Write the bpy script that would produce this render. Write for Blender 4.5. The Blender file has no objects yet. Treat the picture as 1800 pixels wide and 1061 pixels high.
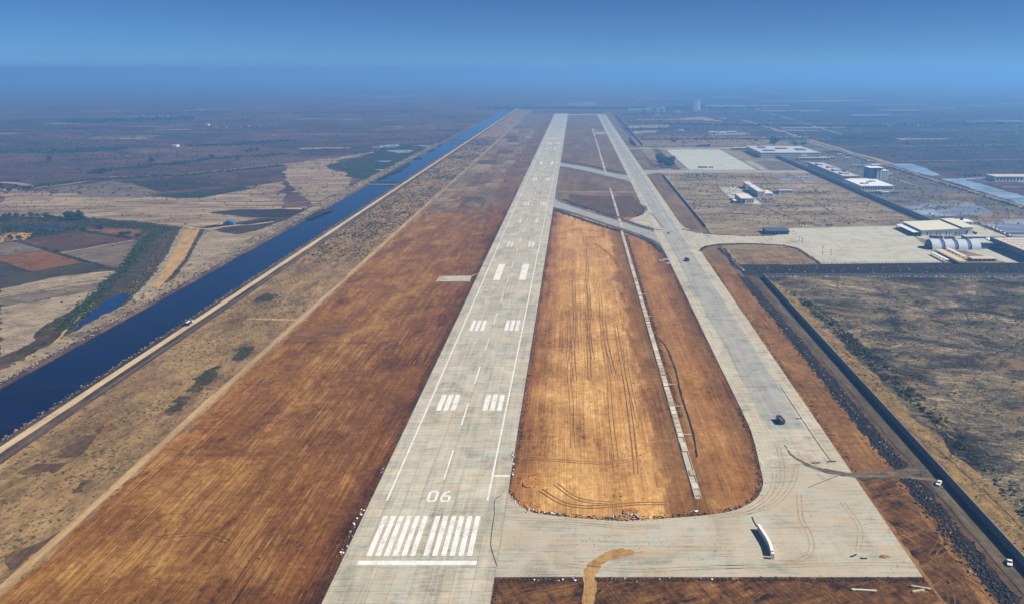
import bpy, bmesh, math, random
import numpy as np
from mathutils import Vector, Matrix
from mathutils.geometry import tessellate_polygon
R = math.radians
random.seed(7); rng = np.random.default_rng(11)
sc = bpy.context.scene
COL = sc.collection

# ---------------------------------------------------------------- camera, sky, sun, exposure
cam = bpy.data.cameras.new('camera'); camo = bpy.data.objects.new('camera', cam); COL.objects.link(camo)
cam.sensor_fit = 'HORIZONTAL'; cam.sensor_width = 36.0; cam.lens = 28.84
cam.shift_x = -111/1800
cam.clip_start = 1.0; cam.clip_end = 120000
camo.location = (0, 0, 185); camo.rotation_euler = (R(90-15.73), 0, 0)
sc.camera = camo

SUN_EL, SUN_PHI = 42.0, 100.0          # elevation; bearing clockwise from +Y (the runway heading)
world = bpy.data.worlds.new('World'); sc.world = world; world.use_nodes = True
wn = world.node_tree.nodes; wl = world.node_tree.links
sky = wn.new('ShaderNodeTexSky'); sky.sky_type = 'NISHITA'; sky.sun_disc = False
sky.sun_elevation = R(SUN_EL); sky.sun_rotation = R(SUN_PHI)
sky.altitude = 0; sky.air_density = 0.4; sky.dust_density = 0.0; sky.ozone_density = 6.0
tint = wn.new('ShaderNodeMix'); tint.data_type = 'RGBA'; tint.blend_type = 'MULTIPLY'
tint.inputs[0].default_value = 1.0; tint.inputs[7].default_value = (0.56, 0.82, 1.02, 1)
wl.new(sky.outputs[0], tint.inputs[6]); wl.new(tint.outputs[2], wn['Background'].inputs[0])
wn['Background'].inputs[1].default_value = 0.041

sl = bpy.data.lights.new('sun', 'SUN'); sl.energy = 5.0; sl.angle = R(0.5); sl.color = (1.0, 0.93, 0.82)
so = bpy.data.objects.new('sun', sl); COL.objects.link(so)
sd = Vector((math.sin(R(SUN_PHI))*math.cos(R(SUN_EL)), math.cos(R(SUN_PHI))*math.cos(R(SUN_EL)), math.sin(R(SUN_EL))))
so.rotation_euler = sd.to_track_quat('Z', 'Y').to_euler(); so.location = (300, 0, 400)

vs = sc.view_settings; vs.view_transform = 'Standard'; vs.look = 'None'; vs.exposure = 0.85; vs.gamma = 1.0
vs.use_curve_mapping = False
sc.cycles.volume_bounces = 1; sc.cycles.max_bounces = 6
sc.cycles.use_denoising = True

HAZE_DENSITY = 2.3e-4
HAZE_COLOR = (0.195, 0.485, 0.96, 1)
HAZE_ABSORB = (0.0, 0.0, 0.0, 1)

# ---------------------------------------------------------------- mesh helpers
def mesh(name, v, f, mats=None):
    me = bpy.data.meshes.new(name)
    me.from_pydata([tuple(p) for p in v], [], [tuple(q) for q in f])
    if mats is not None:
        me.materials.append(mats)
    me.update(); return me
def link(name, me, parent=None, loc=(0, 0, 0), rz=0.0, **props):
    o = bpy.data.objects.new(name, me); COL.objects.link(o)
    o.location = loc; o.rotation_euler = (0, 0, rz)
    if parent is not None: o.parent = parent
    for k, val in props.items():
        if val is not None: o[k] = val
    return o
def empty(name, loc, label=None, category=None, group=None, rz=0.0):
    o = link(name, None, None, loc, rz, label=label, category=category, group=group)
    o.empty_display_size = 0.5
    return o
def obj(name, v, f, m, parent=None, **kw):
    return link(name, mesh(name, v, f, m), parent, **kw)
def boxv(x0, x1, y0, y1, z0, z1):
    v = [(x0,y0,z0),(x1,y0,z0),(x1,y1,z0),(x0,y1,z0),(x0,y0,z1),(x1,y0,z1),(x1,y1,z1),(x0,y1,z1)]
    f = [(0,3,2,1),(4,5,6,7),(0,1,5,4),(1,2,6,5),(2,3,7,6),(3,0,4,7)]
    return v, f
class MB:
    'collects shapes into one mesh'
    def __init__(s): s.v = []; s.f = []
    def add(s, v, f):
        n = len(s.v); s.v += list(v); s.f += [tuple(i+n for i in q) for q in f]; return s
    def box(s, *a): return s.add(*boxv(*a))
    def cyl(s, c, r, axis, l, n=14, r2=None):
        r2 = r if r2 is None else r2; v = []; f = []
        for k, (t, rr) in enumerate(((-l/2, r), (l/2, r2))):
            for i in range(n):
                a = 2*math.pi*i/n; p, q = rr*math.cos(a), rr*math.sin(a)
                d = {'x': (t, p, q), 'y': (p, t, q), 'z': (p, q, t)}[axis]
                v.append((c[0]+d[0], c[1]+d[1], c[2]+d[2]))
        for i in range(n):
            j = (i+1) % n; f.append((i, j, n+j, n+i))
        f.append(tuple(range(n))[::-1]); f.append(tuple(range(n, 2*n)))
        return s.add(v, f)
    def prism(s, prof, y0, y1, axis='y'):
        'profile (a,z) extruded along an axis'
        n = len(prof); v = []
        for t in (y0, y1):
            for a, z in prof: v.append((a, t, z) if axis == 'y' else (t, a, z))
        f = [tuple(range(n)), tuple(range(2*n-1, n-1, -1))]
        for i in range(n):
            j = (i+1) % n; f.append((i, n+i, n+j, j))
        return s.add(v, f)
    def tube(s, pts, r, n=6):
        P = [Vector(p) for p in pts]; v = []; f = []
        for i, p in enumerate(P):
            d = (P[min(i+1, len(P)-1)]-P[max(i-1, 0)]).normalized()
            a = d.orthogonal().normalized(); b = d.cross(a)
            rr = r[i] if isinstance(r, (list, tuple)) else r
            for k in range(n):
                t = 2*math.pi*k/n; v.append(tuple(p+a*rr*math.cos(t)+b*rr*math.sin(t)))
        for i in range(len(P)-1):
            for k in range(n):
                f.append((i*n+k, i*n+(k+1) % n, (i+1)*n+(k+1) % n, (i+1)*n+k))
        return s.add(v, f)
    def build(s, name, m, parent=None, **kw): return obj(name, s.v, s.f, m, parent, **kw)
def recalc(o):
    bm = bmesh.new(); bm.from_mesh(o.data); bmesh.ops.recalc_face_normals(bm, faces=bm.faces); bm.to_mesh(o.data); bm.free(); return o

def dense(poly, step, wob=0.0):
    'resample a closed outline and roughen it a little'
    out = []
    for i, p in enumerate(poly):
        q = poly[(i+1) % len(poly)]; d = math.hypot(q[0]-p[0], q[1]-p[1]); n = max(1, int(d/step))
        for k in range(n):
            t = k/n; jx = jy = 0
            if k and wob:
                jx, jy = random.gauss(0, wob), random.gauss(0, wob)
            out.append((p[0]+(q[0]-p[0])*t+jx, p[1]+(q[1]-p[1])*t+jy))
    return out
def sheet(name, poly, z, m, skirt=0.0, parent=None, **kw):
    n = len(poly)
    area = sum(poly[i][0]*poly[(i+1) % n][1]-poly[(i+1) % n][0]*poly[i][1] for i in range(n))
    if area < 0: poly = poly[::-1]
    v = [(x, y, z) for x, y in poly]
    f = []
    for t in tessellate_polygon([[Vector((x, y, 0)) for x, y in poly]]):
        a, b, c = t
        cr = (v[b][0]-v[a][0])*(v[c][1]-v[a][1])-(v[c][0]-v[a][0])*(v[b][1]-v[a][1])
        f.append((a, b, c) if cr > 0 else (a, c, b))
    if skirt:
        v += [(x, y, z-skirt) for x, y in poly]
        for i in range(n): f.append((i, i+n, (i+1) % n+n, (i+1) % n))
    return obj(name, v, f, m, parent, **kw)
def smooth_line(pts, n=6):
    'Catmull-Rom through the points'
    P = [pts[0]]+list(pts)+[pts[-1]]; out = []
    for i in range(1, len(P)-2):
        p0, p1, p2, p3 = [np.array(P[i+k], float) for k in (-1, 0, 1, 2)]
        for k in range(n):
            t = k/n
            out.append(tuple(0.5*((2*p1)+(-p0+p2)*t+(2*p0-5*p1+4*p2-p3)*t*t+(-p0+3*p1-3*p2+p3)*t**3)))
    out.append(tuple(map(float, pts[-1]))); return out
def ribbon_pts(pts, w, wob=0.0):
    L = []; Rr = []
    for i, p in enumerate(pts):
        a = pts[max(i-1, 0)]; b = pts[min(i+1, len(pts)-1)]
        d = math.hypot(b[0]-a[0], b[1]-a[1]) or 1; nx, ny = -(b[1]-a[1])/d, (b[0]-a[0])/d
        ww = w[i] if isinstance(w, (list, tuple)) else w
        wl_, wr_ = ww/2+random.gauss(0, wob), ww/2+random.gauss(0, wob)
        L.append((p[0]+nx*wl_, p[1]+ny*wl_)); Rr.append((p[0]-nx*wr_, p[1]-ny*wr_))
    return L, Rr
def ribbon(name, pts, w, z, m, parent=None, wob=0.0, skirt=0.0, **kw):
    L, Rr = ribbon_pts(pts, w, wob); n = len(L)
    v = [(x, y, z) for x, y in L]+[(x, y, z) for x, y in Rr]
    f = [(i, n+i, n+i+1, i+1) for i in range(n-1)]
    if skirt:
        v += [(x, y, z-skirt) for x, y in L]+[(x, y, z-skirt) for x, y in Rr]
        for i in range(n-1):
            f += [(i, i+1, 2*n+i+1, 2*n+i), (n+i, 3*n+i, 3*n+i+1, n+i+1)]
    return obj(name, v, f, m, parent, **kw)
def inside(poly, x, y):
    x = np.asarray(x); y = np.asarray(y); r = np.zeros(x.shape, bool); n = len(poly); j = n-1
    for i in range(n):
        xi, yi = poly[i]; xj, yj = poly[j]
        c = ((yi > y) != (yj > y)) & (x < (xj-xi)*(y-yi)/((yj-yi) or 1e-9)+xi)
        r ^= c; j = i
    return r
def np_mesh(name, V, F, m):
    me = bpy.data.meshes.new(name); nv, nf = len(V), len(F); k = F.shape[1]
    me.vertices.add(nv); me.vertices.foreach_set('co', V.astype(np.float32).ravel())
    me.loops.add(nf*k); me.loops.foreach_set('vertex_index', F.astype(np.int32).ravel())
    me.polygons.add(nf); me.polygons.foreach_set('loop_start', np.arange(nf, dtype=np.int32)*k)
    me.polygons.foreach_set('loop_total', np.full(nf, k, np.int32))
    me.materials.append(m); me.update(calc_edges=True); me.validate(); return me
def poly_points(poly, n, clump=0.0, cs=30.0):
    P = np.array(poly); lo, hi = P.min(0), P.max(0); xs = []; tot = 0; tries = 0
    cc = rng.uniform(lo, hi, (max(3, int((hi-lo).prod()/(cs*cs*9))), 2)) if clump else None
    if cc is not None and len(cc) > 900: cc = cc[:900]
    while tot < n and tries < 60:
        tries += 1; m_ = max(n, 200)
        q = rng.uniform(lo, hi, (m_, 2))
        if clump:
            k = rng.random(m_) < clump
            q[k] = cc[rng.integers(0, len(cc), k.sum())]+rng.normal(0, cs, (k.sum(), 2))*np.array([1.0, 0.8])
        q = q[inside(poly, q[:, 0], q[:, 1])]
        xs.append(q); tot += len(q)
    return np.concatenate(xs)[:n]
ROCKV = np.array([(1,0,0),(-1,0,0),(0,1,0),(0,-1,0),(0,0,1),(0,0,-1),(.7,.7,.4),(-.6,.7,.5),(.6,-.7,.5),(-.7,-.6,.4)], float)
ROCKF = np.array([(0,6,4),(6,2,4),(2,7,4),(7,1,4),(1,9,4),(9,3,4),(3,8,4),(8,0,4),(0,5,6),(6,5,2),(2,5,7),(7,5,1),(1,5,9),(9,5,3),(3,5,8),(8,5,0)])
def rocks(name, pts, r0, r1, m, z=0.0, flat=0.6, **kw):
    n = len(pts); s = r0+(r1-r0)*rng.random(n)**2.2
    V = ROCKV[None]*(0.7+0.6*rng.random((n, 10, 1)))*s[:, None, None]
    a = rng.uniform(0, 6.28, n); c, sn = np.cos(a)[:, None], np.sin(a)[:, None]
    X = V[:, :, 0]*c-V[:, :, 1]*sn; Y = V[:, :, 0]*sn+V[:, :, 1]*c
    zz = np.broadcast_to(z, (n,))
    V = np.stack([X+pts[:, 0:1], Y+pts[:, 1:2], V[:, :, 2]*flat+zz[:, None]+s[:, None]*0.25], 2).reshape(-1, 3)
    F = (ROCKF[None]+(np.arange(n)*10)[:, None, None]).reshape(-1, 3)
    return link(name, np_mesh(name, V, F, m), None, **kw)
def bushes(name, pts, r0, r1, m, k=14, tall=0.8, z=0.0, **kw):
    'each bush: many small leaf faces in a low dome'
    n = len(pts); s = r0+(r1-r0)*rng.random(n)**2
    d = rng.normal(size=(n, k, 3)); d /= np.linalg.norm(d, axis=2, keepdims=True); d[:, :, 2] = np.abs(d[:, :, 2])
    c = d*(0.35+0.6*rng.random((n, k, 1)))*s[:, None, None]; c[:, :, 2] *= tall
    t = rng.normal(size=(n, k, 3, 3))*0.42*s[:, None, None, None]
    V = c[:, :, None, :]+t; V[..., 2] = np.maximum(V[..., 2], -0.05)
    V[..., 0] += pts[:, 0][:, None, None]; V[..., 1] += pts[:, 1][:, None, None]; V[..., 2] += z
    V = V.reshape(-1, 3); F = np.arange(len(V)).reshape(-1, 3)
    return link(name, np_mesh(name, V, F, m), None, **kw)
def strip_pts(pts, n, w):
    'random points along a polyline band'
    P = np.array(pts, float); seg = P[1:]-P[:-1]; L = np.hypot(seg[:, 0], seg[:, 1]); i = rng.choice(len(L), n, p=L/L.sum())
    t = rng.random(n)[:, None]; nrm = np.stack([-seg[:, 1], seg[:, 0]], 1)/L[:, None]
    return P[i]+seg[i]*t+nrm[i]*(np.clip(rng.normal(0, w*0.30, n), -w*0.8, w*0.8)+w*0.15*np.sin(P[i][:, 1]*0.11+t[:, 0]*2))[:, None]

# ---------------------------------------------------------------- procedural materials
class Mat:
    def __init__(s, name, rough=0.95, spec=0.25, **kw):
        s.m = bpy.data.materials.new(name); s.m.use_nodes = True; s.t = s.m.node_tree
        s.b = s.t.nodes['Principled BSDF']; s.b.inputs['Roughness'].default_value = rough
        s.b.inputs['Specular IOR Level'].default_value = spec
        s._pos = None
    def nd(s, t): return s.t.nodes.new(t)
    def put(s, sock, v):
        if isinstance(v, bpy.types.NodeSocket): s.t.links.new(v, sock)
        elif isinstance(v, (tuple, list)) and len(v) == 3 and sock.type == 'RGBA': sock.default_value = (*v, 1)
        else: sock.default_value = v
    def pos(s):
        if s._pos is None: s._pos = s.nd('ShaderNodeNewGeometry').outputs['Position']
        return s._pos
    def xyz(s):
        n = s.nd('ShaderNodeSeparateXYZ'); s.put(n.inputs[0], s.pos()); return n.outputs
    def noise(s, sx, sy, detail=4, rough=0.6, dist=0.0, rot=0.0, off=0.0):
        'value noise whose features are about sx by sy metres'
        mp = s.nd('ShaderNodeMapping'); mp.vector_type = 'TEXTURE'
        mp.inputs['Scale'].default_value = (sx, sy, max(sx, sy)); mp.inputs['Rotation'].default_value = (0, 0, rot)
        mp.inputs['Location'].default_value = (off*37.1, off*53.7, 0)
        s.put(mp.inputs[0], s.pos())
        n = s.nd('ShaderNodeTexNoise'); n.inputs['Scale'].default_value = 1.0; n.inputs['Detail'].default_value = detail
        n.inputs['Roughness'].default_value = rough; n.inputs['Distortion'].default_value = dist
        s.put(n.inputs['Vector'], mp.outputs[0]); return n.outputs['Fac']
    def math(s, op, a, b=0.0, clamp=False):
        n = s.nd('ShaderNodeMath'); n.operation = op; n.use_clamp = clamp
        s.put(n.inputs[0], a); s.put(n.inputs[1], b); return n.outputs[0]
    def mr(s, v, a, b, c=0.0, d=1.0):
        n = s.nd('ShaderNodeMapRange'); n.interpolation_type = 'LINEAR'
        for i, q in enumerate((v, a, b, c, d)): s.put(n.inputs[i], q)
        return n.outputs[0]
    def ramp(s, fac, stops):
        n = s.nd('ShaderNodeValToRGB'); e = n.color_ramp.elements
        while len(e) < len(stops): e.new(0.5)
        for el, (p, c) in zip(e, stops): el.position = p; el.color = (*c, 1) if len(c) == 3 else c
        s.put(n.inputs[0], fac); return n.outputs[0]
    def mix(s, fac, a, b, blend='MIX'):
        n = s.nd('ShaderNodeMix'); n.data_type = 'RGBA'; n.blend_type = blend
        s.put(n.inputs[0], fac); s.put(n.inputs[6], a); s.put(n.inputs[7], b); return n.outputs[2]
    def bump(s, h, dist=0.3, strength=1.0):
        n = s.nd('ShaderNodeBump'); n.inputs['Distance'].default_value = dist; n.inputs['Strength'].default_value = strength
        s.put(n.inputs['Height'], h); s.t.links.new(n.outputs[0], s.b.inputs['Normal'])
    def rand(s):
        a = s.nd('ShaderNodeObjectInfo').outputs['Random']; b = s.nd('ShaderNodeNewGeometry').outputs['Random Per Island']
        return s.math('FRACT', s.math('ADD', a, b))
    def done(s, col):
        s.put(s.b.inputs['Base Color'], col); return s.m
def plain(name, c, rough=0.7, spec=0.3, var=0.12, metal=0.0):
    c = mul(c, 0.84); M = Mat(name, rough, spec); n = M.noise(1.7, 1.7, 4); M.b.inputs['Metallic'].default_value = metal
    return M.done(M.mix(1.0, c, M.ramp(n, [(0.3, (1-var,)*3), (0.7, (1+var*0.4,)*3)]), 'MULTIPLY'))
def mul(c, k): return tuple(x*k for x in c)
def tone(c, g): return tuple(a*b for a, b in zip(c, g))
EARTH = (0.80, 0.73, 0.58)

def soil(name, stops, fx=1.0, fy=30.0, px=45.0, py=110.0, rot=0.0, bump=0.35, cross=0.12, bands=None, spots=None, off=0.0, lo=0.41, hi=0.60, streak=None, g=EARTH):
    'turned earth: fine furrows, mottled clods, broad patches, cross marks'
    stops = [(p, tone(c, g)) for p, c in stops]
    if streak: streak = (tone(streak[0], g), streak[1])
    if spots: spots = (*spots[:3], tone(spots[3], g), spots[4])
    M = Mat(name, 1.0, 0.05)
    n1 = M.noise(fx*0.8, fy*4, 3, 0.6, 0.3, rot, off); n2 = M.noise(fx*6, fy*3, 4, 0.65, 0.8, rot, off+3)
    n3 = M.noise(px, py*0.7, 6, 0.62, 0.9, rot, off+5); n4 = M.noise(16, 2.2, 4, 0.65, 1.0, rot, off+9); n5 = M.noise(3.0, 4.2, 7, 0.82, 0.6, rot, off+2)
    f = M.math('MULTIPLY', n1, 0.18)
    for n, w in ((n2, 0.13), (n3, 0.30-cross*0.2), (n4, cross*0.7), (n5, 0.39-cross*0.5)):
        f = M.math('ADD', f, M.math('MULTIPLY', n, w))
    f = M.mr(f, lo, hi)
    col = M.ramp(f, stops)
    if streak:
        a_ = M.noise(fx*1.6, fy*2.5, 5, 0.7, 0.6, rot+0.03, off+41); b_ = M.noise(px*0.5, py*0.35, 4, 0.65, 1.0, rot, off+43)
        col = M.mix(M.math('MULTIPLY', M.mr(a_, 0.46, 0.64), M.mr(b_, 0.46, 0.62, 0, streak[1])), col, streak[0])
        c_ = M.noise(px*0.4, py*0.25, 6, 0.7, 1.2, rot+0.5, off+47)
        col = M.mix(M.mr(c_, 0.53, 0.66, 0, 0.55), col, stops[1][1])
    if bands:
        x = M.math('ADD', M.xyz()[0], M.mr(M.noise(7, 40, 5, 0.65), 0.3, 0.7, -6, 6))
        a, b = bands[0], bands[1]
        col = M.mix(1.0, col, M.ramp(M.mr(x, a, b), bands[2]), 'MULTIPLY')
    if spots:
        sp = M.noise(spots[0], spots[1], 4, 0.65, 0.4, rot, off+21)
        col = M.mix(M.mr(sp, spots[2], spots[2]+0.09, 0, spots[4]), col, spots[3])
    h = M.math('ADD', M.math('MULTIPLY', n1, 0.8), M.math('ADD', M.math('MULTIPLY', n2, 0.4), M.math('MULTIPLY', n5, 0.9)))
    M.bump(h, bump, 1.0)
    return M.done(col)
def rough_plain(name, stops, sx=60, sy=38, fx=5, fy=3, rot=0.0, bump=0.5, speck=None, off=0.0, lo=0.34, hi=0.66, rough=1.0, patch=None, xmix=None, g=EARTH):
    'uncultivated land: layered irregular patches with streaks and specks'
    stops = [(p, tone(c, g)) for p, c in stops]
    if patch: patch = (*patch[:3], tone(patch[3], g), patch[4])
    M = Mat(name, rough, 0.1)
    n1 = M.noise(sx, sy, 6, 0.62, 1.2, rot, off); n2 = M.noise(fx*3, fy*2.4, 5, 0.68, 1.5, rot, off+4); n3 = M.noise(fx*0.5, fy*0.5, 4, 0.7, 0, rot, off+7)
    f = M.math('ADD', M.math('MULTIPLY', n1, 0.42), M.math('ADD', M.math('MULTIPLY', n2, 0.32), M.math('MULTIPLY', n3, 0.26)))
    col = M.ramp(M.mr(f, lo, hi), stops)
    if patch:
        p = M.noise(patch[0], patch[1], 5, 0.6, 1.0, rot, off+31); col = M.mix(M.mr(p, patch[2], patch[2]+0.07, 0, patch[4]), col, patch[3])
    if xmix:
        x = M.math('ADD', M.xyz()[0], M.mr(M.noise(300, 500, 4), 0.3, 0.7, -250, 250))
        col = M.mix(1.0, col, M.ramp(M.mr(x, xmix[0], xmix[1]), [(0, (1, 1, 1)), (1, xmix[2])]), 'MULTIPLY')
    if speck:
        s1 = M.noise(speck[0], speck[0]*0.8, 3, 0.6, 0.3, 0, off+12); s2 = M.noise(speck[0]*9, speck[0]*6, 3, 0.6, 0, 0, off+15)
        k = M.math('MULTIPLY', M.mr(s1, speck[1], speck[1]+0.05), M.mr(s2, 0.42, 0.56)); col = M.mix(k, col, speck[2])
    M.bump(M.math('ADD', n2, M.math('MULTIPLY', n3, 0.7)), bump, 1.0)
    return M.done(col)
def concrete(name, base, joint=None, stain=0.5, dust=None, var=0.16, sx=14, sy=3.0, slab=False, track=None, xs=False):
    'weathered paving: streaky stains, dust, slab tone, joint lines'
    base = mul(base, 0.80)
    if dust: dust = (mul(dust[0], 0.80), dust[1])
    M = Mat(name, 0.9, 0.2)
    a = M.noise(sx, sy, 5, 0.65, 0.5); b = M.noise(40 if xs else 2.2, 0.9 if xs else 50, 4, 0.6, 0.3, 0, 3); c = M.noise(19, 27, 6, 0.66, 1.0, 0, 7); d = M.noise(0.8, 0.8, 3, 0.7)
    f = M.math('ADD', M.math('ADD', M.math('MULTIPLY', a, 0.32), M.math('MULTIPLY', b, 0.18)), M.math('ADD', M.math('MULTIPLY', c, 0.36), M.math('MULTIPLY', d, 0.14)))
    col = M.ramp(M.mr(f, 0.39, 0.61), [(0, mul(base, 1-stain*0.55)), (0.5, base), (1, mul(base, 1+var))])
    hue = M.noise(11, 6, 3, 0.5, 0.6, 0, 17)
    col = M.mix(1.0, col, M.ramp(hue, [(0.33, (0.95, 1.0, 0.98)), (0.5, (1, 1, 1)), (0.64, (1.07, 0.98, 0.90))]), 'MULTIPLY')
    if dust:
        q = M.noise(22, 16, 5, 0.65, 1.0, 0, 23); col = M.mix(M.mr(q, 0.46, 0.68, 0, dust[1]), col, dust[0])
    if track:
        q = M.noise(1.6, 90, 3, 0.6, 0.4, 0, 29); q2 = M.noise(14, 200, 2, 0.5, 0, 0, 33)
        col = M.mix(M.math('MULTIPLY', M.mr(q, 0.5, 0.66, 0, track), M.mr(q2, 0.4, 0.6)), col, mul(base, 0.45))
    if slab:
        col = M.mix(1.0, col, M.ramp(M.rand(), [(0, (0.90, 0.91, 0.90)), (0.6, (1, 1, 1)), (1, (1.06, 1.05, 1.02))]), 'MULTIPLY')
    if joint:
        jx, jy, w, dark = joint; X, Y, Zz = M.xyz()
        k = None
        for v, p in ((X, jx), (Y, jy)):
            e = M.math('LESS_THAN', M.math('PINGPONG', v, p/2), w/2); k = e if k is None else M.math('MAXIMUM', k, e)
        col = M.mix(M.math('MULTIPLY', k, dark), col, mul(base, 0.35))
    M.bump(M.math('ADD', a, d), 0.03, 0.6)
    return M.done(col)
def paint(name, c=(0.72, 0.705, 0.67)):
    M = Mat(name, 0.7, 0.3); a = M.noise(0.5, 2.0, 5, 0.7); b = M.noise(4, 7, 4, 0.6)
    f = M.math('ADD', M.math('MULTIPLY', a, 0.6), M.math('MULTIPLY', b, 0.4))
    return M.done(M.ramp(f, [(0.36, (0.37, 0.35, 0.29)), (0.50, mul(c, 0.84)), (0.66, c)]))
def water(name, c, rough=0.08, bump=0.05, sx=3.0, sy=3.0, film=None):
    M = Mat(name, rough, 0.4); a = M.noise(sx, sy, 5, 0.6, 0.6); b = M.noise(sx*16, sy*9, 4, 0.6, 1.5, 0, 5)
    M.b.inputs['IOR'].default_value = 1.33
    M.bump(a, bump, 1.0)
    col = M.ramp(b, [(0.35, mul(c, 0.6)), (0.65, mul(c, 2.0))])
    if film:
        e = M.noise(55, 26, 5, 0.65, 1.2, 0, 9); col = M.mix(M.mr(e, film[1], film[1]+0.16, 0, film[2]), col, film[0])
    return M.done(col)
def foliage(name, c, var=0.5):
    M = Mat(name, 0.85, 0.2); r = M.rand(); n = M.noise(4, 4, 3)
    f = M.math('ADD', M.math('MULTIPLY', r, 0.6), M.math('MULTIPLY', n, 0.4))
    return M.done(M.ramp(f, [(0.15, mul(c, 1-var)), (0.5, c), (0.85, (c[0]*1.7, c[1]*1.5, c[2]*1.3))]))
def stone(name, c, light=None, amount=0.1):
    M = Mat(name, 0.95, 0.15); r = M.rand()
    st = [(0, mul(c, 0.55)), (0.6, c), (1-amount, mul(c, 1.5))]
    if light: st.append((min(0.99, 1-amount+0.02), light))
    return M.done(M.ramp(r, st))

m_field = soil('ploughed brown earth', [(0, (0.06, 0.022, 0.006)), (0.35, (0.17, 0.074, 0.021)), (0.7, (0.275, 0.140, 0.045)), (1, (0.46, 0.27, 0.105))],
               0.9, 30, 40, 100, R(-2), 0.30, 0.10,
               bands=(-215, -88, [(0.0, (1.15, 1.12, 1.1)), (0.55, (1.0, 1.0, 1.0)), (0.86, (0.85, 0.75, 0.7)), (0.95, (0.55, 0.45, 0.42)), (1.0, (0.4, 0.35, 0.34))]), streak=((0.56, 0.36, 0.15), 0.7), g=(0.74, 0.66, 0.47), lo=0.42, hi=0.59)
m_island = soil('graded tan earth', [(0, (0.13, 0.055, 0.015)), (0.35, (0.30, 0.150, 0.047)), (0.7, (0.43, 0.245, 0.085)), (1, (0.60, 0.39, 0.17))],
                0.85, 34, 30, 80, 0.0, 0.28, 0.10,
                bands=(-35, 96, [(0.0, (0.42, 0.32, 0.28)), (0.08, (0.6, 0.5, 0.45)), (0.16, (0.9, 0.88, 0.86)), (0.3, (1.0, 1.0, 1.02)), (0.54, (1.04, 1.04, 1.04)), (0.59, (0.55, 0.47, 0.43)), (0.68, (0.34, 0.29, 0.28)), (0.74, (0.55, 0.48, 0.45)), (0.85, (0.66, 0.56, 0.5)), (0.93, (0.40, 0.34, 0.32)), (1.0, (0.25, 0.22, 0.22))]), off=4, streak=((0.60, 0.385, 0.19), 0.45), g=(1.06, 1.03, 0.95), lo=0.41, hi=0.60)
m_verge = soil('reddish verge earth', [(0, (0.08, 0.036, 0.014)), (0.45, (0.20, 0.103, 0.042)), (1, (0.38, 0.225, 0.10))], 0.8, 16, 20, 50, 0.0, 0.35, 0.2, off=8)
m_dark_soil = soil('dark turned earth', [(0, (0.018, 0.010, 0.006)), (0.4, (0.11, 0.052, 0.020)), (0.75, (0.22, 0.115, 0.045)), (1, (0.36, 0.21, 0.09))], 1.0, 7, 18, 14, R(25), 0.5, 0.3, spots=(14, 9, 0.56, (0.012, 0.010, 0.012), 0.9), off=12)
m_mound = soil('bright orange mound earth', [(0, (0.12, 0.05, 0.016)), (0.45, (0.28, 0.125, 0.038)), (1, (0.46, 0.25, 0.09))], 1.2, 2, 6, 6, 0.0, 0.3, 0.1, off=73, g=(1, 0.95, 0.85))
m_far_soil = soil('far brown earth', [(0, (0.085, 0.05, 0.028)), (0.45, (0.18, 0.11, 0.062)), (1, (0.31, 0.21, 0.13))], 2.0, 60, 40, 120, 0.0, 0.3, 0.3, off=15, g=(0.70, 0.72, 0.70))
m_plots = soil('dry stubble plots', [(0, (0.085, 0.058, 0.036)), (0.45, (0.20, 0.14, 0.088)), (1, (0.38, 0.29, 0.19))], 2.5, 14, 26, 26, 0.0, 0.25, 0.6, off=18)
m_scrub = rough_plain('dry grass and scrub', [(0, (0.07, 0.045, 0.028)), (0.35, (0.19, 0.125, 0.07)), (0.65, (0.32, 0.22, 0.12)), (1, (0.47, 0.36, 0.22))], 22, 60, 3.0, 9, R(-1), 0.4,
                      speck=(2.6, 0.55, (0.04, 0.05, 0.02)), patch=(30, 60, 0.60, (0.15, 0.065, 0.035), 0.7))
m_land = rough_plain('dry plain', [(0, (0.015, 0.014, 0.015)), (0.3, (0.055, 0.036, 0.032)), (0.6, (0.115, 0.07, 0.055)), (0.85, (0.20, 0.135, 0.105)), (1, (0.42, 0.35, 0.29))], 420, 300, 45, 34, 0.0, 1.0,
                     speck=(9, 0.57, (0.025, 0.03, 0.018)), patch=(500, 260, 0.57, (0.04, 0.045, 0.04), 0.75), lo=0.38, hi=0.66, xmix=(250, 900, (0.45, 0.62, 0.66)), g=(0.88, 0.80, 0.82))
m_black_plain = rough_plain('black cotton soil with dry grass', [(0, (0.008, 0.008, 0.009)), (0.25, (0.034, 0.029, 0.025)), (0.5, (0.095, 0.077, 0.055)), (0.75, (0.18, 0.145, 0.098)), (1, (0.36, 0.27, 0.165))], 60, 42, 3.6, 2.6, R(-20), 0.9,
                            speck=(2.0, 0.57, (0.012, 0.016, 0.009)), patch=(38, 30, 0.58, (0.24, 0.15, 0.078), 0.55), off=3, lo=0.415, hi=0.60, g=(0.98, 0.97, 0.86))
m_yellow_verge = rough_plain('yellow dry grass verge', [(0, (0.06, 0.045, 0.025)), (0.4, (0.19, 0.13, 0.065)), (0.75, (0.33, 0.23, 0.11)), (1, (0.46, 0.34, 0.19))], 9, 26, 2, 4, R(-3), 0.4, speck=(1.6, 0.53, (0.03, 0.04, 0.015)), off=6)
m_mid_plain = rough_plain('tan rough plain', [(0, (0.075, 0.055, 0.04)), (0.35, (0.19, 0.135, 0.09)), (0.65, (0.31, 0.23, 0.15)), (1, (0.46, 0.37, 0.25))], 80, 42, 14, 8, 0.0, 0.6, speck=(5, 0.56, (0.05, 0.045, 0.035)), off=9, g=(0.80, 0.83, 0.74))
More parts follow.
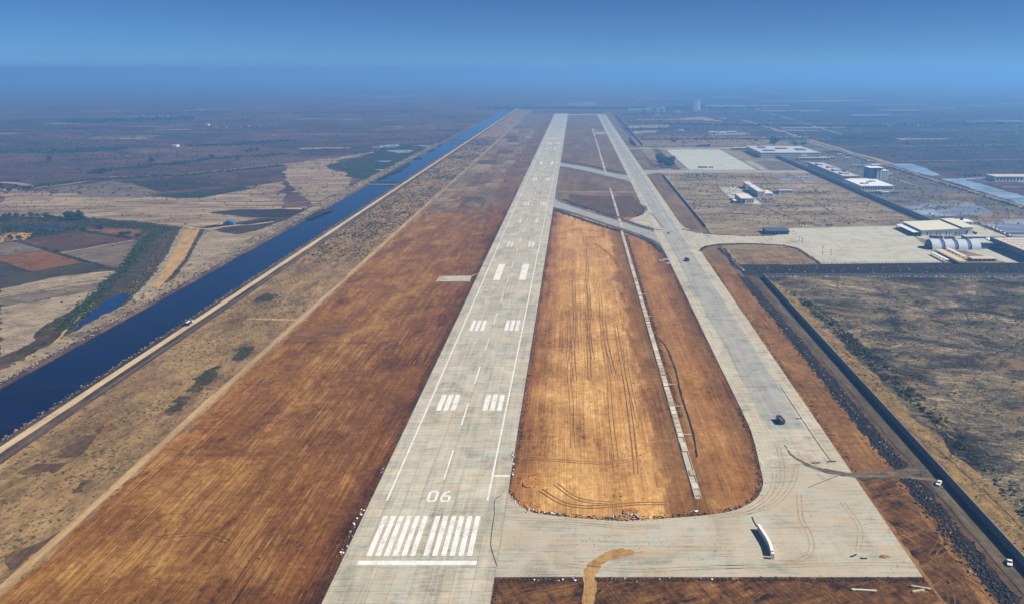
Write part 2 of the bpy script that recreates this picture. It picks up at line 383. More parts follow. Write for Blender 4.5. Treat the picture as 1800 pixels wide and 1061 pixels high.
m_gray_field = soil('grey fallow field', [(0, (0.07, 0.06, 0.058)), (0.5, (0.15, 0.125, 0.115)), (1, (0.27, 0.23, 0.205))], 3, 22, 30, 40, R(70), 0.3, 0.2, off=22)
m_purple_field = soil('dark purple-brown ploughed field', [(0, (0.045, 0.027, 0.024)), (0.5, (0.085, 0.052, 0.044)), (1, (0.15, 0.098, 0.08))], 2, 40, 40, 40, R(75), 0.3, 0.15, off=25)
m_orange_field = soil('rust brown field', [(0, (0.09, 0.04, 0.017)), (0.5, (0.175, 0.083, 0.036)), (1, (0.29, 0.155, 0.072))], 2, 30, 30, 30, R(75), 0.3, 0.15, off=27)
m_dark_field = soil('dark olive fallow field', [(0, (0.022, 0.022, 0.018)), (0.5, (0.055, 0.05, 0.04)), (1, (0.11, 0.098, 0.075))], 2.5, 30, 30, 30, R(80), 0.3, 0.2, off=29)
m_pale_field = rough_plain('pale rough field', [(0, (0.10, 0.08, 0.065)), (0.35, (0.23, 0.19, 0.155)), (0.7, (0.38, 0.33, 0.27)), (1, (0.52, 0.46, 0.38))], 40, 20, 5, 3, R(12), 0.4, speck=(3, 0.57, (0.06, 0.05, 0.04)), off=14)
m_sand_band = rough_plain('sandy river flat', [(0, (0.09, 0.065, 0.055)), (0.3, (0.20, 0.15, 0.12)), (0.6, (0.33, 0.26, 0.20)), (1, (0.52, 0.43, 0.33))], 160, 26, 30, 6, R(3), 0.5, speck=(4, 0.58, (0.06, 0.055, 0.05)), patch=(90, 22, 0.57, (0.13, 0.10, 0.09), 0.7), off=16, lo=0.40, hi=0.61)
m_tan_strip = soil('tan sandy strip', [(0, (0.24, 0.15, 0.075)), (0.5, (0.42, 0.28, 0.15)), (1, (0.55, 0.40, 0.24))], 1.6, 30, 14, 40, R(12), 0.2, 0.1, off=31)
m_green_field = soil('green crop field', [(0, (0.012, 0.02, 0.012)), (0.5, (0.03, 0.045, 0.022)), (1, (0.085, 0.085, 0.05))], 3, 20, 30, 30, R(60), 0.3, 0.1, off=33)
m_weed = rough_plain('dark weed bed', [(0, (0.016, 0.016, 0.009)), (0.5, (0.05, 0.045, 0.022)), (1, (0.16, 0.12, 0.06))], 16, 16, 4, 4, R(30), 0.5, off=35)
m_dark_plain = rough_plain('dark burnt field', [(0, (0.012, 0.012, 0.014)), (0.5, (0.032, 0.028, 0.032)), (1, (0.07, 0.06, 0.06))], 60, 30, 9, 6, 0.0, 0.4, off=37)
m_mud = rough_plain('wet grey mudflat', [(0, (0.03, 0.035, 0.038)), (0.4, (0.10, 0.095, 0.09)), (0.75, (0.19, 0.175, 0.16)), (1, (0.34, 0.30, 0.25))], 90, 40, 22, 9, 0.0, 0.2, off=39, rough=0.55)
m_mid_dark = soil('dark brown stony earth', [(0, (0.05, 0.034, 0.026)), (0.5, (0.105, 0.068, 0.046)), (1, (0.19, 0.13, 0.085))], 1.6, 12, 20, 24, 0.0, 0.4, 0.3, off=55)
m_ditch = rough_plain('black ditch earth', [(0, (0.010, 0.010, 0.012)), (0.5, (0.025, 0.023, 0.024)), (1, (0.065, 0.056, 0.05))], 30, 6, 4, 1.6, 0.0, 0.6, off=41)
m_gravel_road = soil('grey gravel road', [(0, (0.05, 0.043, 0.037)), (0.5, (0.10, 0.086, 0.072)), (1, (0.18, 0.155, 0.125))], 0.7, 24, 8, 40, 0.0, 0.1, 0.1, off=43)
m_dirt_road = soil('beige dirt road', [(0, (0.27, 0.18, 0.105)), (0.5, (0.42, 0.30, 0.185)), (1, (0.54, 0.42, 0.28))], 0.6, 30, 6, 60, 0.0, 0.12, 0.1, off=45)
m_bank_road = soil('pale canal bank road', [(0, (0.36, 0.29, 0.21)), (0.5, (0.52, 0.44, 0.33)), (1, (0.62, 0.55, 0.43))], 0.6, 40, 6, 80, 0.0, 0.1, 0.1, off=47)
m_sand = soil('spilled yellow sand', [(0, (0.24, 0.145, 0.06)), (0.5, (0.38, 0.245, 0.11)), (1, (0.47, 0.33, 0.165))], 1.2, 5, 9, 12, 0.0, 0.2, 0.1, off=49)
m_dark_track = soil('dark tyre-worn dirt track', [(0, (0.045, 0.04, 0.037)), (0.5, (0.13, 0.112, 0.095)), (1, (0.26, 0.225, 0.18))], 9, 0.5, 20, 8, 0.0, 0.1, 0.1, off=51)
m_runway_bed = concrete('runway joint sealant', (0.20, 0.19, 0.165))
m_slab = concrete('runway concrete', (0.445, 0.418, 0.342), slab=True, stain=0.95, track=0.4, dust=((0.50, 0.42, 0.30), 0.5), sx=9, sy=1.3, var=0.28)
m_end = concrete('end taxiway concrete', (0.42, 0.39, 0.315), joint=(7.5, 7.5, 0.14, 0.25), stain=0.9, dust=((0.45, 0.35, 0.235), 0.75), sx=22, sy=1.6, xs=True)
m_taxi = concrete('taxiway concrete', (0.45, 0.415, 0.33), joint=(7.5, 7.5, 0.16, 0.45), stain=1.0, var=0.25, dust=((0.47, 0.385, 0.26), 0.6), track=0.3)
m_taxi_center = concrete('grey taxiway centre', (0.34, 0.335, 0.305), joint=(7.5, 7.5, 0.16, 0.4), stain=0.9, dust=((0.42, 0.38, 0.30), 0.4), track=0.5)
m_exit = concrete('exit taxiway concrete', (0.33, 0.32, 0.28), joint=(8, 8, 0.2, 0.3), stain=0.6)
m_shoulder = concrete('grey asphalt shoulder', (0.11, 0.115, 0.125), stain=0.6)
m_apron = concrete('apron concrete', (0.46, 0.445, 0.365), joint=(9, 9, 0.3, 0.4), stain=0.7, dust=((0.43, 0.38, 0.29), 0.4), sx=40, sy=7)
m_apron_far = concrete('far apron concrete', (0.47, 0.48, 0.40), joint=(11, 11, 0.4, 0.4), stain=0.4, sx=60, sy=14)
m_paint = paint('worn white runway paint')
m_paint_faded = paint('faded white centreline paint', (0.62, 0.605, 0.55))
m_canal = water('canal water', (0.0006, 0.001, 0.016), 0.10, 0.06, 2.6, 2.0, film=((0.016, 0.008, 0.014), 0.55, 0.5))
m_pond = water('pond water', (0.004, 0.012, 0.05), 0.10, 0.05)
m_river = water('river water', (0.16, 0.20, 0.24), 0.25, 0.06, 6, 6)
m_flood = water('shallow floodwater', (0.17, 0.19, 0.21), 0.3, 0.05, 7, 7, film=((0.16, 0.14, 0.125), 0.47, 0.9))
m_rock = stone('dark basalt rubble', (0.04, 0.033, 0.029), (0.30, 0.26, 0.22), 0.05)
m_clod = stone('dark earth clods', (0.055, 0.027, 0.014))
m_debris = stone('broken concrete rubble', (0.30, 0.28, 0.26), (0.7, 0.7, 0.72), 0.3)
m_leaf = foliage('dark scrub leaves', (0.035, 0.045, 0.016))
m_dry = foliage('dry olive scrub', (0.085, 0.072, 0.035))
m_reed = foliage('green reeds', (0.028, 0.050, 0.018))
m_tree = foliage('tree leaves', (0.026, 0.050, 0.018))
m_bark = plain('bark', (0.09, 0.06, 0.04), 0.9)
m_wall = plain('grey precast concrete', (0.24, 0.235, 0.225), 0.9, 0.15, 0.25)
m_white = plain('white painted wall', (0.74, 0.76, 0.76), 0.8)
m_whitewall = plain('white concrete block', (0.78, 0.76, 0.72), 0.85)
m_cream = plain('cream metal roof', (0.72, 0.66, 0.50), 0.6)
m_pinkroof = plain('pale pink flat roof', (0.70, 0.61, 0.54), 0.8)
m_grayroof = plain('light grey flat roof', (0.50, 0.49, 0.46), 0.85, var=0.3)
m_bluewall = plain('blue cladding', (0.06, 0.10, 0.22), 0.6)
m_gray = plain('grey facade', (0.40, 0.41, 0.42), 0.8)
m_tanroof = plain('tan terrace roof', (0.58, 0.47, 0.33), 0.85)
m_glass = plain('dark window glass', (0.015, 0.02, 0.035), 0.12, 0.6)
m_steel = plain('dark steel', (0.03, 0.03, 0.035), 0.5)
m_vault = plain('blue-grey vault sheeting', (0.46, 0.52, 0.57), 0.7)
m_galv = plain('galvanised steel', (0.42, 0.43, 0.44), 0.5, metal=0.3)
m_rubber = plain('black rubber', (0.012, 0.012, 0.012), 0.9)
m_red = plain('dull red paint', (0.28, 0.05, 0.035), 0.5)
m_yellow = plain('yellow paint', (0.62, 0.38, 0.03), 0.5)
m_carwhite = plain('white vehicle paint', (0.75, 0.75, 0.73), 0.3, 0.5, 0.05)
m_darkcar = plain('dark vehicle paint', (0.03, 0.035, 0.05), 0.35, 0.5)
m_navy = plain('navy vehicle paint', (0.03, 0.05, 0.13), 0.4, 0.5)
m_bluetarp = plain('blue tarpaulin', (0.05, 0.13, 0.30), 0.6)
m_blueroof = plain('faded blue roof', (0.06, 0.085, 0.13), 0.7)
m_rust = plain('rust and grey load', (0.16, 0.10, 0.085), 0.8, 0.2, 0.4)
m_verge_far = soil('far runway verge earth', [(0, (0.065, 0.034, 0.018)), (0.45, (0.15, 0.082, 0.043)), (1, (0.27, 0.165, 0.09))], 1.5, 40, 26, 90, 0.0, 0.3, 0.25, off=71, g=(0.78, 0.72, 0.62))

# ---------------------------------------------------------------- ground, water, fields
prof = [(-32000,0),(-16000,0),(-8000,0),(-4000,0),(-2000,0),(-1000,0),(-600,0),(-358,0),(-353,0.35),(-351.6,0.3),(-349.6,-1.6),(-347,-4),(-304,-4),(-300.5,-1.6),(-297.6,0.5),(-295,0.9),(-285,0.9),(-281,0),
        (-200,0),(-90,0),(0,0),(130,0),(300,0),(600,0),(1000,0),(2000,0),(4000,0),(8000,0),(16000,0),(32000,0)]
ys = [-3000,-1000,0,300,700,1200,2000,3000,4300,4350,6000,8000,12000,18000,25000,33000]
gv = []; gf = []
for y in ys:
    for x, z in prof: gv.append((x, y, z if y <= 4300 else 0.0))
n = len(prof)
for j in range(len(ys)-1):
    for i in range(n-1): gf.append((j*n+i, j*n+i+1, (j+1)*n+i+1, (j+1)*n+i))
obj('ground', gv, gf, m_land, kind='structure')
sheet('canal_water', [(-350.6,-900),(-299.5,-900),(-299.5,4330),(-350.6,4330)], -1.35, m_canal, kind='structure')

_z = [0.008]
def field(poly, m, name='field', wob=None, step=None):
    _z[0] += 0.005
    P = np.array(poly); d = float(np.ptp(P[:, 0]))
    if wob: poly = dense(poly, step or wob*5, wob)
    return sheet(name, poly, _z[0], m, kind='structure')
def rect(x0, x1, y0, y1): return [(x0, y0), (x1, y0), (x1, y1), (x0, y1)]

# west of the canal: farm plots, creek, sandy flats
field([(-938.7,1339.3),(-753.4,1064.7),(-643.7,1029.1),(-529.0,995.8),(-449.5,990.4),(-389.4,1089.8),(-501.9,1419.8),(-565.9,1339.3),(-657.5,1250.4),(-837.1,1302.3)], m_sand_band, wob=6)
field([(-497.9,1102.7),(-462.7,1129.5),(-377.9,1143.4),(-406.5,1233.9),(-509.3,1441.3),(-463.8,1559.5),(-431.8,1612.2),(-371.5,1339.3),(-380.8,1064.7),(-460.0,1089.8)], m_sand_band, wob=5)
field([(-798.6,1419.8),(-702.7,1452.4),(-579.1,1378.4),(-653.8,1293.4)], m_dark_plain, wob=6)
field([(-652.6,1250.4),(-556.2,1368.4),(-526.5,1339.3),(-564.2,1233.9)], m_green_field, wob=5)
field([(-866.5,1320.6),(-810.3,1441.3),(-656.4,1298.7),(-654.0,1233.9),(-755.8,1250.4)], m_gray_field, wob=6)
field([(-497.9,1102.7),(-467.1,1129.5),(-333.3,1129.5),(-342.9,1052.6),(-439.7,1070.9)], m_dark_plain, wob=4)
field([(-502.3,1668.4),(-479.4,1862.5),(-460.6,2152.6),(-359.6,2252.3),(-338.7,2018.1),(-351.4,1441.3),(-396.7,1463.6)], m_green_field, wob=9)
for q in ([(-514.1,2115.0),(-460.2,2191.4),(-450.1,2083.2),(-497.3,2061.1)], [(-451.3,1997.3),(-393.4,2018.1),(-387.0,1945.1),(-419.3,1937.2)], [(-417.1,2143.1),(-360.7,2152.6),(-365.5,2083.2)], [(-426.5,1760.2),(-390.9,1770.0),(-393.5,1734.8)], [(-390.0,1598.7),(-366.5,1612.2),(-369.9,1585.4)]):
    field(q, m_flood, 'flood_water', wob=3)
field([(-596.8,1698.0),(-523.8,1827.1),(-479.4,1968.8),(-468.1,1937.2),(-507.3,1793.1),(-505.5,1668.4),(-435.4,1510.1),(-396.8,1474.9),(-424.7,1441.3),(-509.3,1441.3)], m_sand_band, wob=6)
field([(-760.0,1074.4),(-646.8,1067.2),(-537.4,1025.8),(-487.4,999.8),(-488.4,902.1),(-588.8,963.1),(-624.1,907.4),(-640.3,896.9)], m_weed, wob=3)
field([(-597.3,992.5),(-576.0,987.3),(-523.9,979.5),(-507.0,928.3),(-530.1,937.7),(-592.1,971.9)], m_orange_field, wob=1.5)
field([(-662.4,1039.3),(-618.1,1045.0),(-541.4,1014.0),(-503.4,992.5),(-515.6,982.1),(-601.3,997.8)], m_green_field, wob=2)
field([(-684.1,961.9),(-641.5,957.0),(-625.3,914.6),(-640.8,905.7),(-641.7,899.1)], m_tan_strip, wob=2)
field([(-701.8,992.5),(-687.4,1016.8),(-663.9,1014.0),(-618.4,987.3),(-630.1,971.9),(-659.5,971.9)], m_pond, 'pond_water', wob=1.0)
field([(-624.6,910.1),(-590.2,966.9),(-503.1,919.2),(-548.1,849.5)], m_purple_field)
field([(-638.8,894.8),(-617.4,896.9),(-567.6,859.4),(-596.6,832.2)], m_gray_field)
field([(-581.7,810.1),(-595.3,830.3),(-563.4,855.4),(-491.6,799.5),(-522.0,764.3)], m_orange_field)
field([(-574.5,799.5),(-519.7,759.5),(-530.9,734.9)], m_dark_field)
field([(-526.9,729.0),(-516.4,757.9),(-488.1,796.0),(-440.5,767.5),(-465.3,734.9),(-498.7,687.2)], m_dark_field)
field([(-544.8,847.5),(-494.0,910.1),(-443.6,779.0),(-491.3,803.0)], m_gray_field)
field([(-505.7,697.4),(-483.1,741.7),(-450.0,764.0),(-439.2,764.0),(-428.0,724.1),(-456.2,697.4),(-486.9,669.6)], m_pale_field, wob=1)
field([(-486.9,669.6),(-456.2,697.4),(-428.0,724.1),(-418.2,697.4),(-467.5,641.0)], m_gray_field, wob=1)
field([(-467.5,641.0),(-418.2,697.4),(-407.2,660.7),(-402.8,617.1),(-397.6,578.4),(-379.9,540.0),(-386.3,520.6)], m_pale_field, wob=1.5)
field([(-449.2,981.1),(-431.5,1006.2),(-414.1,1025.8),(-373.6,1046.1),(-357.4,1119.8),(-350.7,808.2),(-368.1,731.0),(-383.5,775.6)], m_pale_field, wob=1.5)
field([(-437.6,975.1),(-411.5,1019.2),(-388.1,1060.1),(-368.5,1060.1),(-378.8,981.1),(-396.5,945.7)], m_dark_field, wob=1.5)
field([(-484.5,993.5),(-454.9,981.1),(-378.2,752.7),(-359.3,684.8),(-360.2,657.8),(-374.1,666.6),(-390.5,731.0),(-431.2,852.7)], m_pale_field, wob=1)
field([(-470.3,975.1),(-453.3,977.5),(-397.8,816.7),(-378.2,752.7),(-360.8,687.9),(-361.6,663.7),(-398.1,775.6)], m_tan_strip, wob=0.6)
field([(-452.2,975.1),(-450.4,984.8),(-391.1,808.2),(-366.7,713.9),(-367.8,703.9),(-397.8,816.7)], m_dark_field, wob=0.5)
field([(-483.6,896.9),(-503.3,957.3),(-509.0,1006.2),(-482.2,993.5),(-437.2,852.7),(-397.7,752.7),(-380.4,678.6),(-365.7,627.5),(-358.0,562.9),(-362.6,550.2),(-366.7,546.1),(-397.6,578.4),(-402.8,617.1),(-408.9,666.6),(-424.2,717.2),(-433.6,760.2),(-454.2,816.7)], m_weed, wob=1.5)
field([(-363.1,554.4),(-372.5,583.0),(-386.7,627.5),(-393.1,660.7),(-391.8,697.4),(-408.3,752.7),(-430.8,808.2),(-438.1,834.3),(-394.0,738.1),(-380.4,678.6),(-366.5,627.5),(-360.6,567.3)], m_pond, 'creek_water', wob=0.8)
field([(-449.7,808.2),(-478.9,934.5),(-475.6,945.7),(-427.4,816.7),(-404.4,738.1),(-393.3,684.8),(-396.5,678.6)], m_dark_field, wob=1.2)
field([(-376.3,516.8),(-385.1,544.0),(-375.7,554.4),(-365.7,536.0),(-360.2,513.2)], m_weed, wob=1)
field([(-354,120),(-372,120),(-369,460),(-372,900),(-369,2200),(-354,2200)], m_mid_plain, wob=1)
# roads and field tracks on the west side
ribbon('farm_road', smooth_line([(-988.7,1413.4),(-943.3,1394.7),(-896.0,1354.7)]), 14, 0.215, m_pale_field, kind='structure')
ribbon('farm_road', smooth_line([(-886.2,1339.3),(-857.7,1388.5),(-847.2,1437.0),(-834.8,1486.5),(-759.1,1510.1),(-697.4,1572.4),(-596.8,1698.0),(-538.7,1760.2)]), 8, 0.220, m_pale_field, kind='structure')
ribbon('farm_track', smooth_line([(-490.9,675.6),(-464.4,697.4),(-449.9,720.6),(-431.8,731.0)]), 1.8, 0.225, m_dark_field, wob=0.3, kind='structure')
ribbon('farm_track', smooth_line([(-545.7,845.6),(-531.6,861.4),(-518.8,884.1),(-499.4,913.7)]), 2.0, 0.225, m_bank_road, wob=0.4, kind='structure')
ribbon('farm_track', smooth_line([(-541.7,841.7),(-510.3,819.2),(-475.9,792.6),(-438.8,764.3)]), 3.4, 0.228, m_green_field, wob=0.5, kind='structure')
ribbon('farm_track', smooth_line([(-618.4,899.1),(-580.3,871.6),(-545.7,845.6)]), 2.4, 0.228, m_dark_field, wob=0.4, kind='structure')
ribbon('farm_track', smooth_line([(-579.3,806.6),(-546.4,780.7),(-518.2,759.5)]), 2.0, 0.229, m_dark_field, wob=0.4, kind='structure')
ribbon('farm_track', smooth_line([(-531.9,736.4),(-518.2,759.5),(-505.8,777.4),(-489.8,797.8)]), 2.0, 0.230, m_dark_field, wob=0.4, kind='structure')
ribbon('farm_track', smooth_line([(-462.4,742.4),(-452.6,757.9),(-438.8,764.3)]), 2.4, 0.231, m_bank_road, wob=0.5, kind='structure')
ribbon('farm_track', smooth_line([(-487.4,999.8),(-450.3,983.6),(-428.9,999.8),(-402.0,1012.6),(-383.2,1032.5)]), 3.2, 0.232, m_bank_road, wob=0.5, kind='structure')
ribbon('farm_track', smooth_line([(-367.9,550.2),(-379.5,587.7),(-391.2,627.5),(-399.2,655.0)]), 1.6, 0.226, m_tan_strip, wob=0.3, kind='structure')

# strip between canal and runway
_z[0] = 0.008
field(rect(-281, -205, 120, 1150), m_scrub, 'scrubland')
field(rect(-281, -205, 1150, 4100), m_scrub, 'scrubland')
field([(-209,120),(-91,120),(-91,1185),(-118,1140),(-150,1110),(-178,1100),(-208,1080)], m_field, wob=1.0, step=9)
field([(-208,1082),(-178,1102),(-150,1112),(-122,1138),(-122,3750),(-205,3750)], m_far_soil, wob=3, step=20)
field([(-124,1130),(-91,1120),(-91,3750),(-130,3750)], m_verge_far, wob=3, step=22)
for k in range(26):
    x_ = random.uniform(-206, -100); y_ = random.uniform(1000, 1240)-(x_+150)*0.5; w_ = random.uniform(4, 16); l_ = random.uniform(15, 60)
    field([(x_, y_), (x_+w_, y_+random.uniform(-6, 6)), (x_+w_*0.9, y_+l_), (x_+w_*0.1, y_+l_*0.9)], random.choice([m_verge_far, m_verge_far, m_field, m_field, m_far_soil, m_plots]), wob=1.2)
y_ = 1140
for k in range(22):
    d_ = random.uniform(38, 62)*(1+k*0.06); x_ = -205
    while x_ < -135:
        w_ = random.uniform(18, 40)
        if random.random() < 0.72:
            sheet('field', dense(rect(x_+1, min(x_+w_, -126), y_+1, y_+d_-2), 9, 0.7), 0.055+0.004*(k % 2)+0.01*random.random(), random.choice([m_plots, m_plots, m_mid_plain, m_far_soil, m_scrub, m_mid_dark]), kind='structure')
        x_ += w_
    y_ += d_
road_w = ribbon('dirt_road', [(-212.6+random.gauss(0,0.25), 120+18*k) for k in range(62)], 4.2, 0.236, m_dirt_road, wob=0.2, kind='structure')
ribbon('dirt_road', [(-212+random.gauss(0,0.5), 1236+60*k) for k in range(36)], 5.0, 0.236, m_pale_field, wob=0.4, kind='structure')
ribbon('bank_road', [(-290.2+random.gauss(0,0.12), 100+20*k) for k in range(211)], 5.2, 0.93, m_bank_road, wob=0.12, kind='structure')
ribbon('bank_verge', [(-284.2, 100+20*k) for k in range(211)], 5.4, 0.72, m_gravel_road, wob=0.3, kind='structure')
field([(-254.8,610.3),(-214.5,608.4),(-204.5,603.5),(-212.4,602.1),(-253.5,606.9)], m_dirt_road, 'dirt_track')
field([(-205.1,555.7),(-204.1,585.0),(-172.9,590.4),(-163.9,576.9),(-185.6,559.8)], m_orange_field, wob=1)
for q in ([(-229.2,515.4),(-230.9,541.6),(-223.1,542.8),(-220.3,520.8),(-222.9,511.8)], [(-233.7,458.9),(-236.2,489.7),(-232.3,508.3),(-225.4,483.3),(-224.9,458.9)], [(-229.6,427.6),(-234.7,451.8),(-227.7,451.8),(-223.1,431.2)], [(-267.9,656.2),(-268.3,682.3),(-254.7,679.3),(-252.2,659.0)]):
    field(q, m_weed, 'weed_patch', wob=1.5, step=4)
for q in ([(-259.6,372.8),(-259.7,385.9),(-256.4,412.4),(-252.3,397.6),(-248.0,372.8)], [(-229.1,335.8),(-231.0,346.7),(-226.7,348.6),(-224.8,337.6)], [(-224.1,283.5),(-220.3,293.1),(-214.8,304.7),(-213.1,290.3),(-216.7,275.7)], [(-267.2,356.4),(-263.3,366.5),(-249.1,366.5),(-249.0,355.4)]):
    field(q, m_mid_dark, 'dark_earth_patch', wob=1.8, step=4)

# ground around the pavements
_z[0] = 0.008
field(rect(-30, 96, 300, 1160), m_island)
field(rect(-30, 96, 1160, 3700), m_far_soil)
field([(-9.0,1179.5),(-9.7,1267.2),(39.6,1250.4),(88.8,1250.4),(95.0,1115.9),(85.5,1077.1),(59.6,1070.9),(13.6,1129.5)], m_mid_dark, wob=2.5)
field(rect(-30, 160, 100, 290), m_dark_soil)
field(rect(150, 168, 100, 742), m_mid_dark)
field([(132,250),(153.5,250),(153.5,760),(132,860)], m_verge, wob=0.6, step=6)
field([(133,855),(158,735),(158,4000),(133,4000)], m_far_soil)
field(rect(153.2, 161.5, 100, 742), m_ditch, wob=0.7, step=5)
field([(134,255),(147,255),(151,330),(148,357),(134,352)], m_dark_soil, wob=0.6)
ribbon('gravel_road', [(167.8+random.gauss(0,0.15), 100+16*k) for k in range(41)], 6.6, 0.222, m_gravel_road, wob=0.3, kind='structure')
# east side
_z[0] = 0.008
field([(174,80),(1500,80),(1500,742),(176,742)], m_black_plain)
field([(174,100),(186,100),(192,330),(188,560),(184,700),(176,735)], m_yellow_verge, wob=1.6)
field(rect(150, 1200, 748, 800), m_ditch)
field(rect(160, 447, 800, 1580), m_mid_plain)
field(rect(160, 455, 1580, 2300), m_mid_plain)
field(rect(447, 640, 1000, 2300), m_mud)
field(rect(150, 560, 2120, 2420), m_plots, wob=6)
field([(756.7,1483.3),(822.9,1510.8),(921.6,1510.8),(845.9,1382.5),(767.9,1406.4)], m_river, 'river_water', wob=2)
field([(645.9,1716.5),(692.3,1705.8),(689.6,1615.2),(668.1,1505.2),(648.7,1499.7),(641.9,1568.8),(643.2,1647.7)], m_river, 'river_water', wob=2)
field([(647.4,1456.8),(756.7,1483.3),(684.6,1443.9),(688.1,1382.5),(687.6,1253.8),(687.8,1114.3),(629.0,1014.6),(639.7,1162.9),(645.7,1294.0),(650.2,1382.5)], m_river, 'river_water', wob=2)
field([(458.8,1146.3),(513.3,1188.8),(577.4,1180.1),(552.7,1069.4),(519.9,1083.9),(468.8,1069.4)], m_flood, 'flood_water', wob=3)
field([(518.0,1048.2),(590.4,1069.4),(661.3,1069.4),(599.7,964.9),(513.9,959.0),(508.5,1008.1)], m_flood, 'flood_water', wob=2)
field([(508.0,947.4),(596.2,959.0),(526.2,840.2),(503.2,903.7)], m_flood, 'flood_water', wob=2)
field([(366.1,1496.0),(383.8,1506.2),(428.1,1496.0),(421.7,1441.9),(398.6,1456.2),(365.5,1441.9)], m_flood, 'flood_water', wob=2)
field([(312.5,1506.2),(359.5,1511.4),(361.9,1441.9),(309.3,1441.9)], m_plots, wob=1)
field([(347.8,1418.5),(424.8,1418.5),(409.9,1315.8),(361.5,1315.8)], m_pale_field, wob=1.5)
field([(237.6,1356.8),(272.1,1356.8),(268.3,1166.8),(257.7,1163.7),(233.6,1233.5)], m_apron, 'yard')
field([(383.7,1751.4),(433.9,1751.4),(430.4,1576.4),(377.1,1587.8)], m_gray_field, wob=1)
field([(165.5,863.4),(236.6,880.2),(241.8,847.2),(242.0,792.6),(163.4,792.6)], m_plots, wob=1)
for q in ([(184.1,2649.7),(262.9,2700.8),(251.4,2579.9),(177.1,2546.3)], [(186.1,2926.2),(333.5,2988.5),(318.3,2825.3),(182.1,2777.3)], [(325.3,2723.3),(359.7,2746.2),(344.7,2649.7)], [(392.9,2546.3),(531.2,2600.4),(528.3,2513.6),(409.7,2469.1)], [(427.9,3377.6),(529.9,3497.1),(558.6,3161.2),(502.7,3191.9)]):
    field(q, m_pale_field, wob=4)
ribbon('dyke_road', [(629+random.gauss(0,1), 900+40*k) for k in range(36)], 9, 0.238, m_pale_field, wob=0.8, kind='structure')
ribbon('dyke_road', [(650+random.gauss(0,1), 1700+120*k) for k in range(14)], 16, 0.238, m_pale_field, wob=2, kind='structure')
ribbon('service_road', [(440, 1000+30*k) for k in range(38)], 7.0, 0.236, m_gravel_road, kind='structure')
ribbon('service_road', smooth_line([(564.1,1483.3),(567.8,1431.2),(568.1,1382.5),(580.7,1359.3)]), 7, 0.24, m_pale_field, kind='structure')
ribbon('service_road', [(160, 2105), (480, 2105)], 24, 0.240, m_gravel_road, kind='structure')
ribbon('service_road', [(196, 1600), (196, 2090)], 18, 0.234, m_gravel_road, kind='structure')
ribbon('service_road', smooth_line([(297.2,1307.9),(305.2,1284.7),(306.6,1226.5),(312.8,1209.3)]), 5, 0.242, m_pale_field, kind='structure')
field([(432,800),(500,800),(500,1010),(400,1010),(395,930)], m_apron, 'yard')
# field banks on the tan plain
for Y_, X0, X1, w_ in ((1035,175,420,1.6),(1085,165,300,2.2),(1110,230,430,1.4),(1150,165,238,3.0),(1163,225,330,3.5),(1215,165,235,2.4),(1262,165,262,3.0),(1290,340,432,3.5),(1330,165,250,2.2),(1385,170,275,2.0),(1395,300,430,4.0),(1440,165,240,2.6),(1480,260,430,3.0),(1515,165,330,2.5),(1690,180,218,4),(1850,180,218,5)):
    ribbon('field_bank', smooth_line([(X0+(X1-X0)*t/8, Y_+random.gauss(0, 4)) for t in range(9)], 4), w_, 0.236, random.choice([m_ditch, m_mid_dark, m_dark_field]), wob=0.5, kind='structure')
for p0, p1 in (((215,1400),(225,1545)),((250,1440),(236,1560)),((330,1400),(350,1540)),((385,1290),(395,1545)),((290,1010),(262,1165)),((345,1010),(352,1275))):
    ribbon('field_bank', smooth_line([(p0[0]+(p1[0]-p0[0])*t/6+random.gauss(0, 1.5), p0[1]+(p1[1]-p0[1])*t/6) for t in range(7)], 4), 1.6, 0.239, m_mid_dark, wob=0.3, kind='structure')
for k in range(16):
    X_ = random.uniform(460, 600); Y_ = random.uniform(1020, 1290) if k % 2 else random.uniform(1500, 2100); w_ = random.uniform(25, 80)
    field([(X_, Y_), (X_+w_, Y_+random.uniform(-8, 8)), (X_+w_, Y_+random.uniform(14, 40)), (X_-4, Y_+random.uniform(14, 40))], [m_flood, m_mud, m_dark_field, m_plots][k % 4], ['flood_water', 'mudflat', 'field', 'field'][k % 4], wob=2)
# far plots, tracks and dark strips out to the haze
for k in range(70):
    Y_ = 2300*(1.018**k)*random.uniform(0.98, 1.02); X_ = random.uniform(180, 0.75*Y_); w_ = random.uniform(60, 260)*Y_/3000
    sheet('field', dense([(X_, Y_), (X_+w_, Y_+random.uniform(-20, 20)), (X_+w_*1.04, Y_+Y_*random.uniform(0.008, 0.03)), (X_+5, Y_+Y_*random.uniform(0.008, 0.03))], 40, 5), 0.26+0.004*k, random.choice([m_pale_field, m_pale_field, m_green_field, m_dark_field, m_mid_plain, m_flood]), kind='structure')
for k in range(60):
    Y_ = 1900*(1.022**k)*random.uniform(0.98, 1.02); X_ = -random.uniform(420, 0.85*Y_); w_ = random.uniform(60, 300)*Y_/3000
    sheet('field', dense([(X_-w_, Y_), (X_, Y_+random.uniform(-20, 20)), (X_+5, Y_+Y_*random.uniform(0.006, 0.022)), (X_-w_*1.04, Y_+Y_*random.uniform(0.006, 0.022))], 40, 6), 0.26+0.004*k, random.choice([m_pale_field, m_sand_band, m_green_field, m_dark_field, m_purple_field, m_weed, m_mid_plain]), kind='structure')
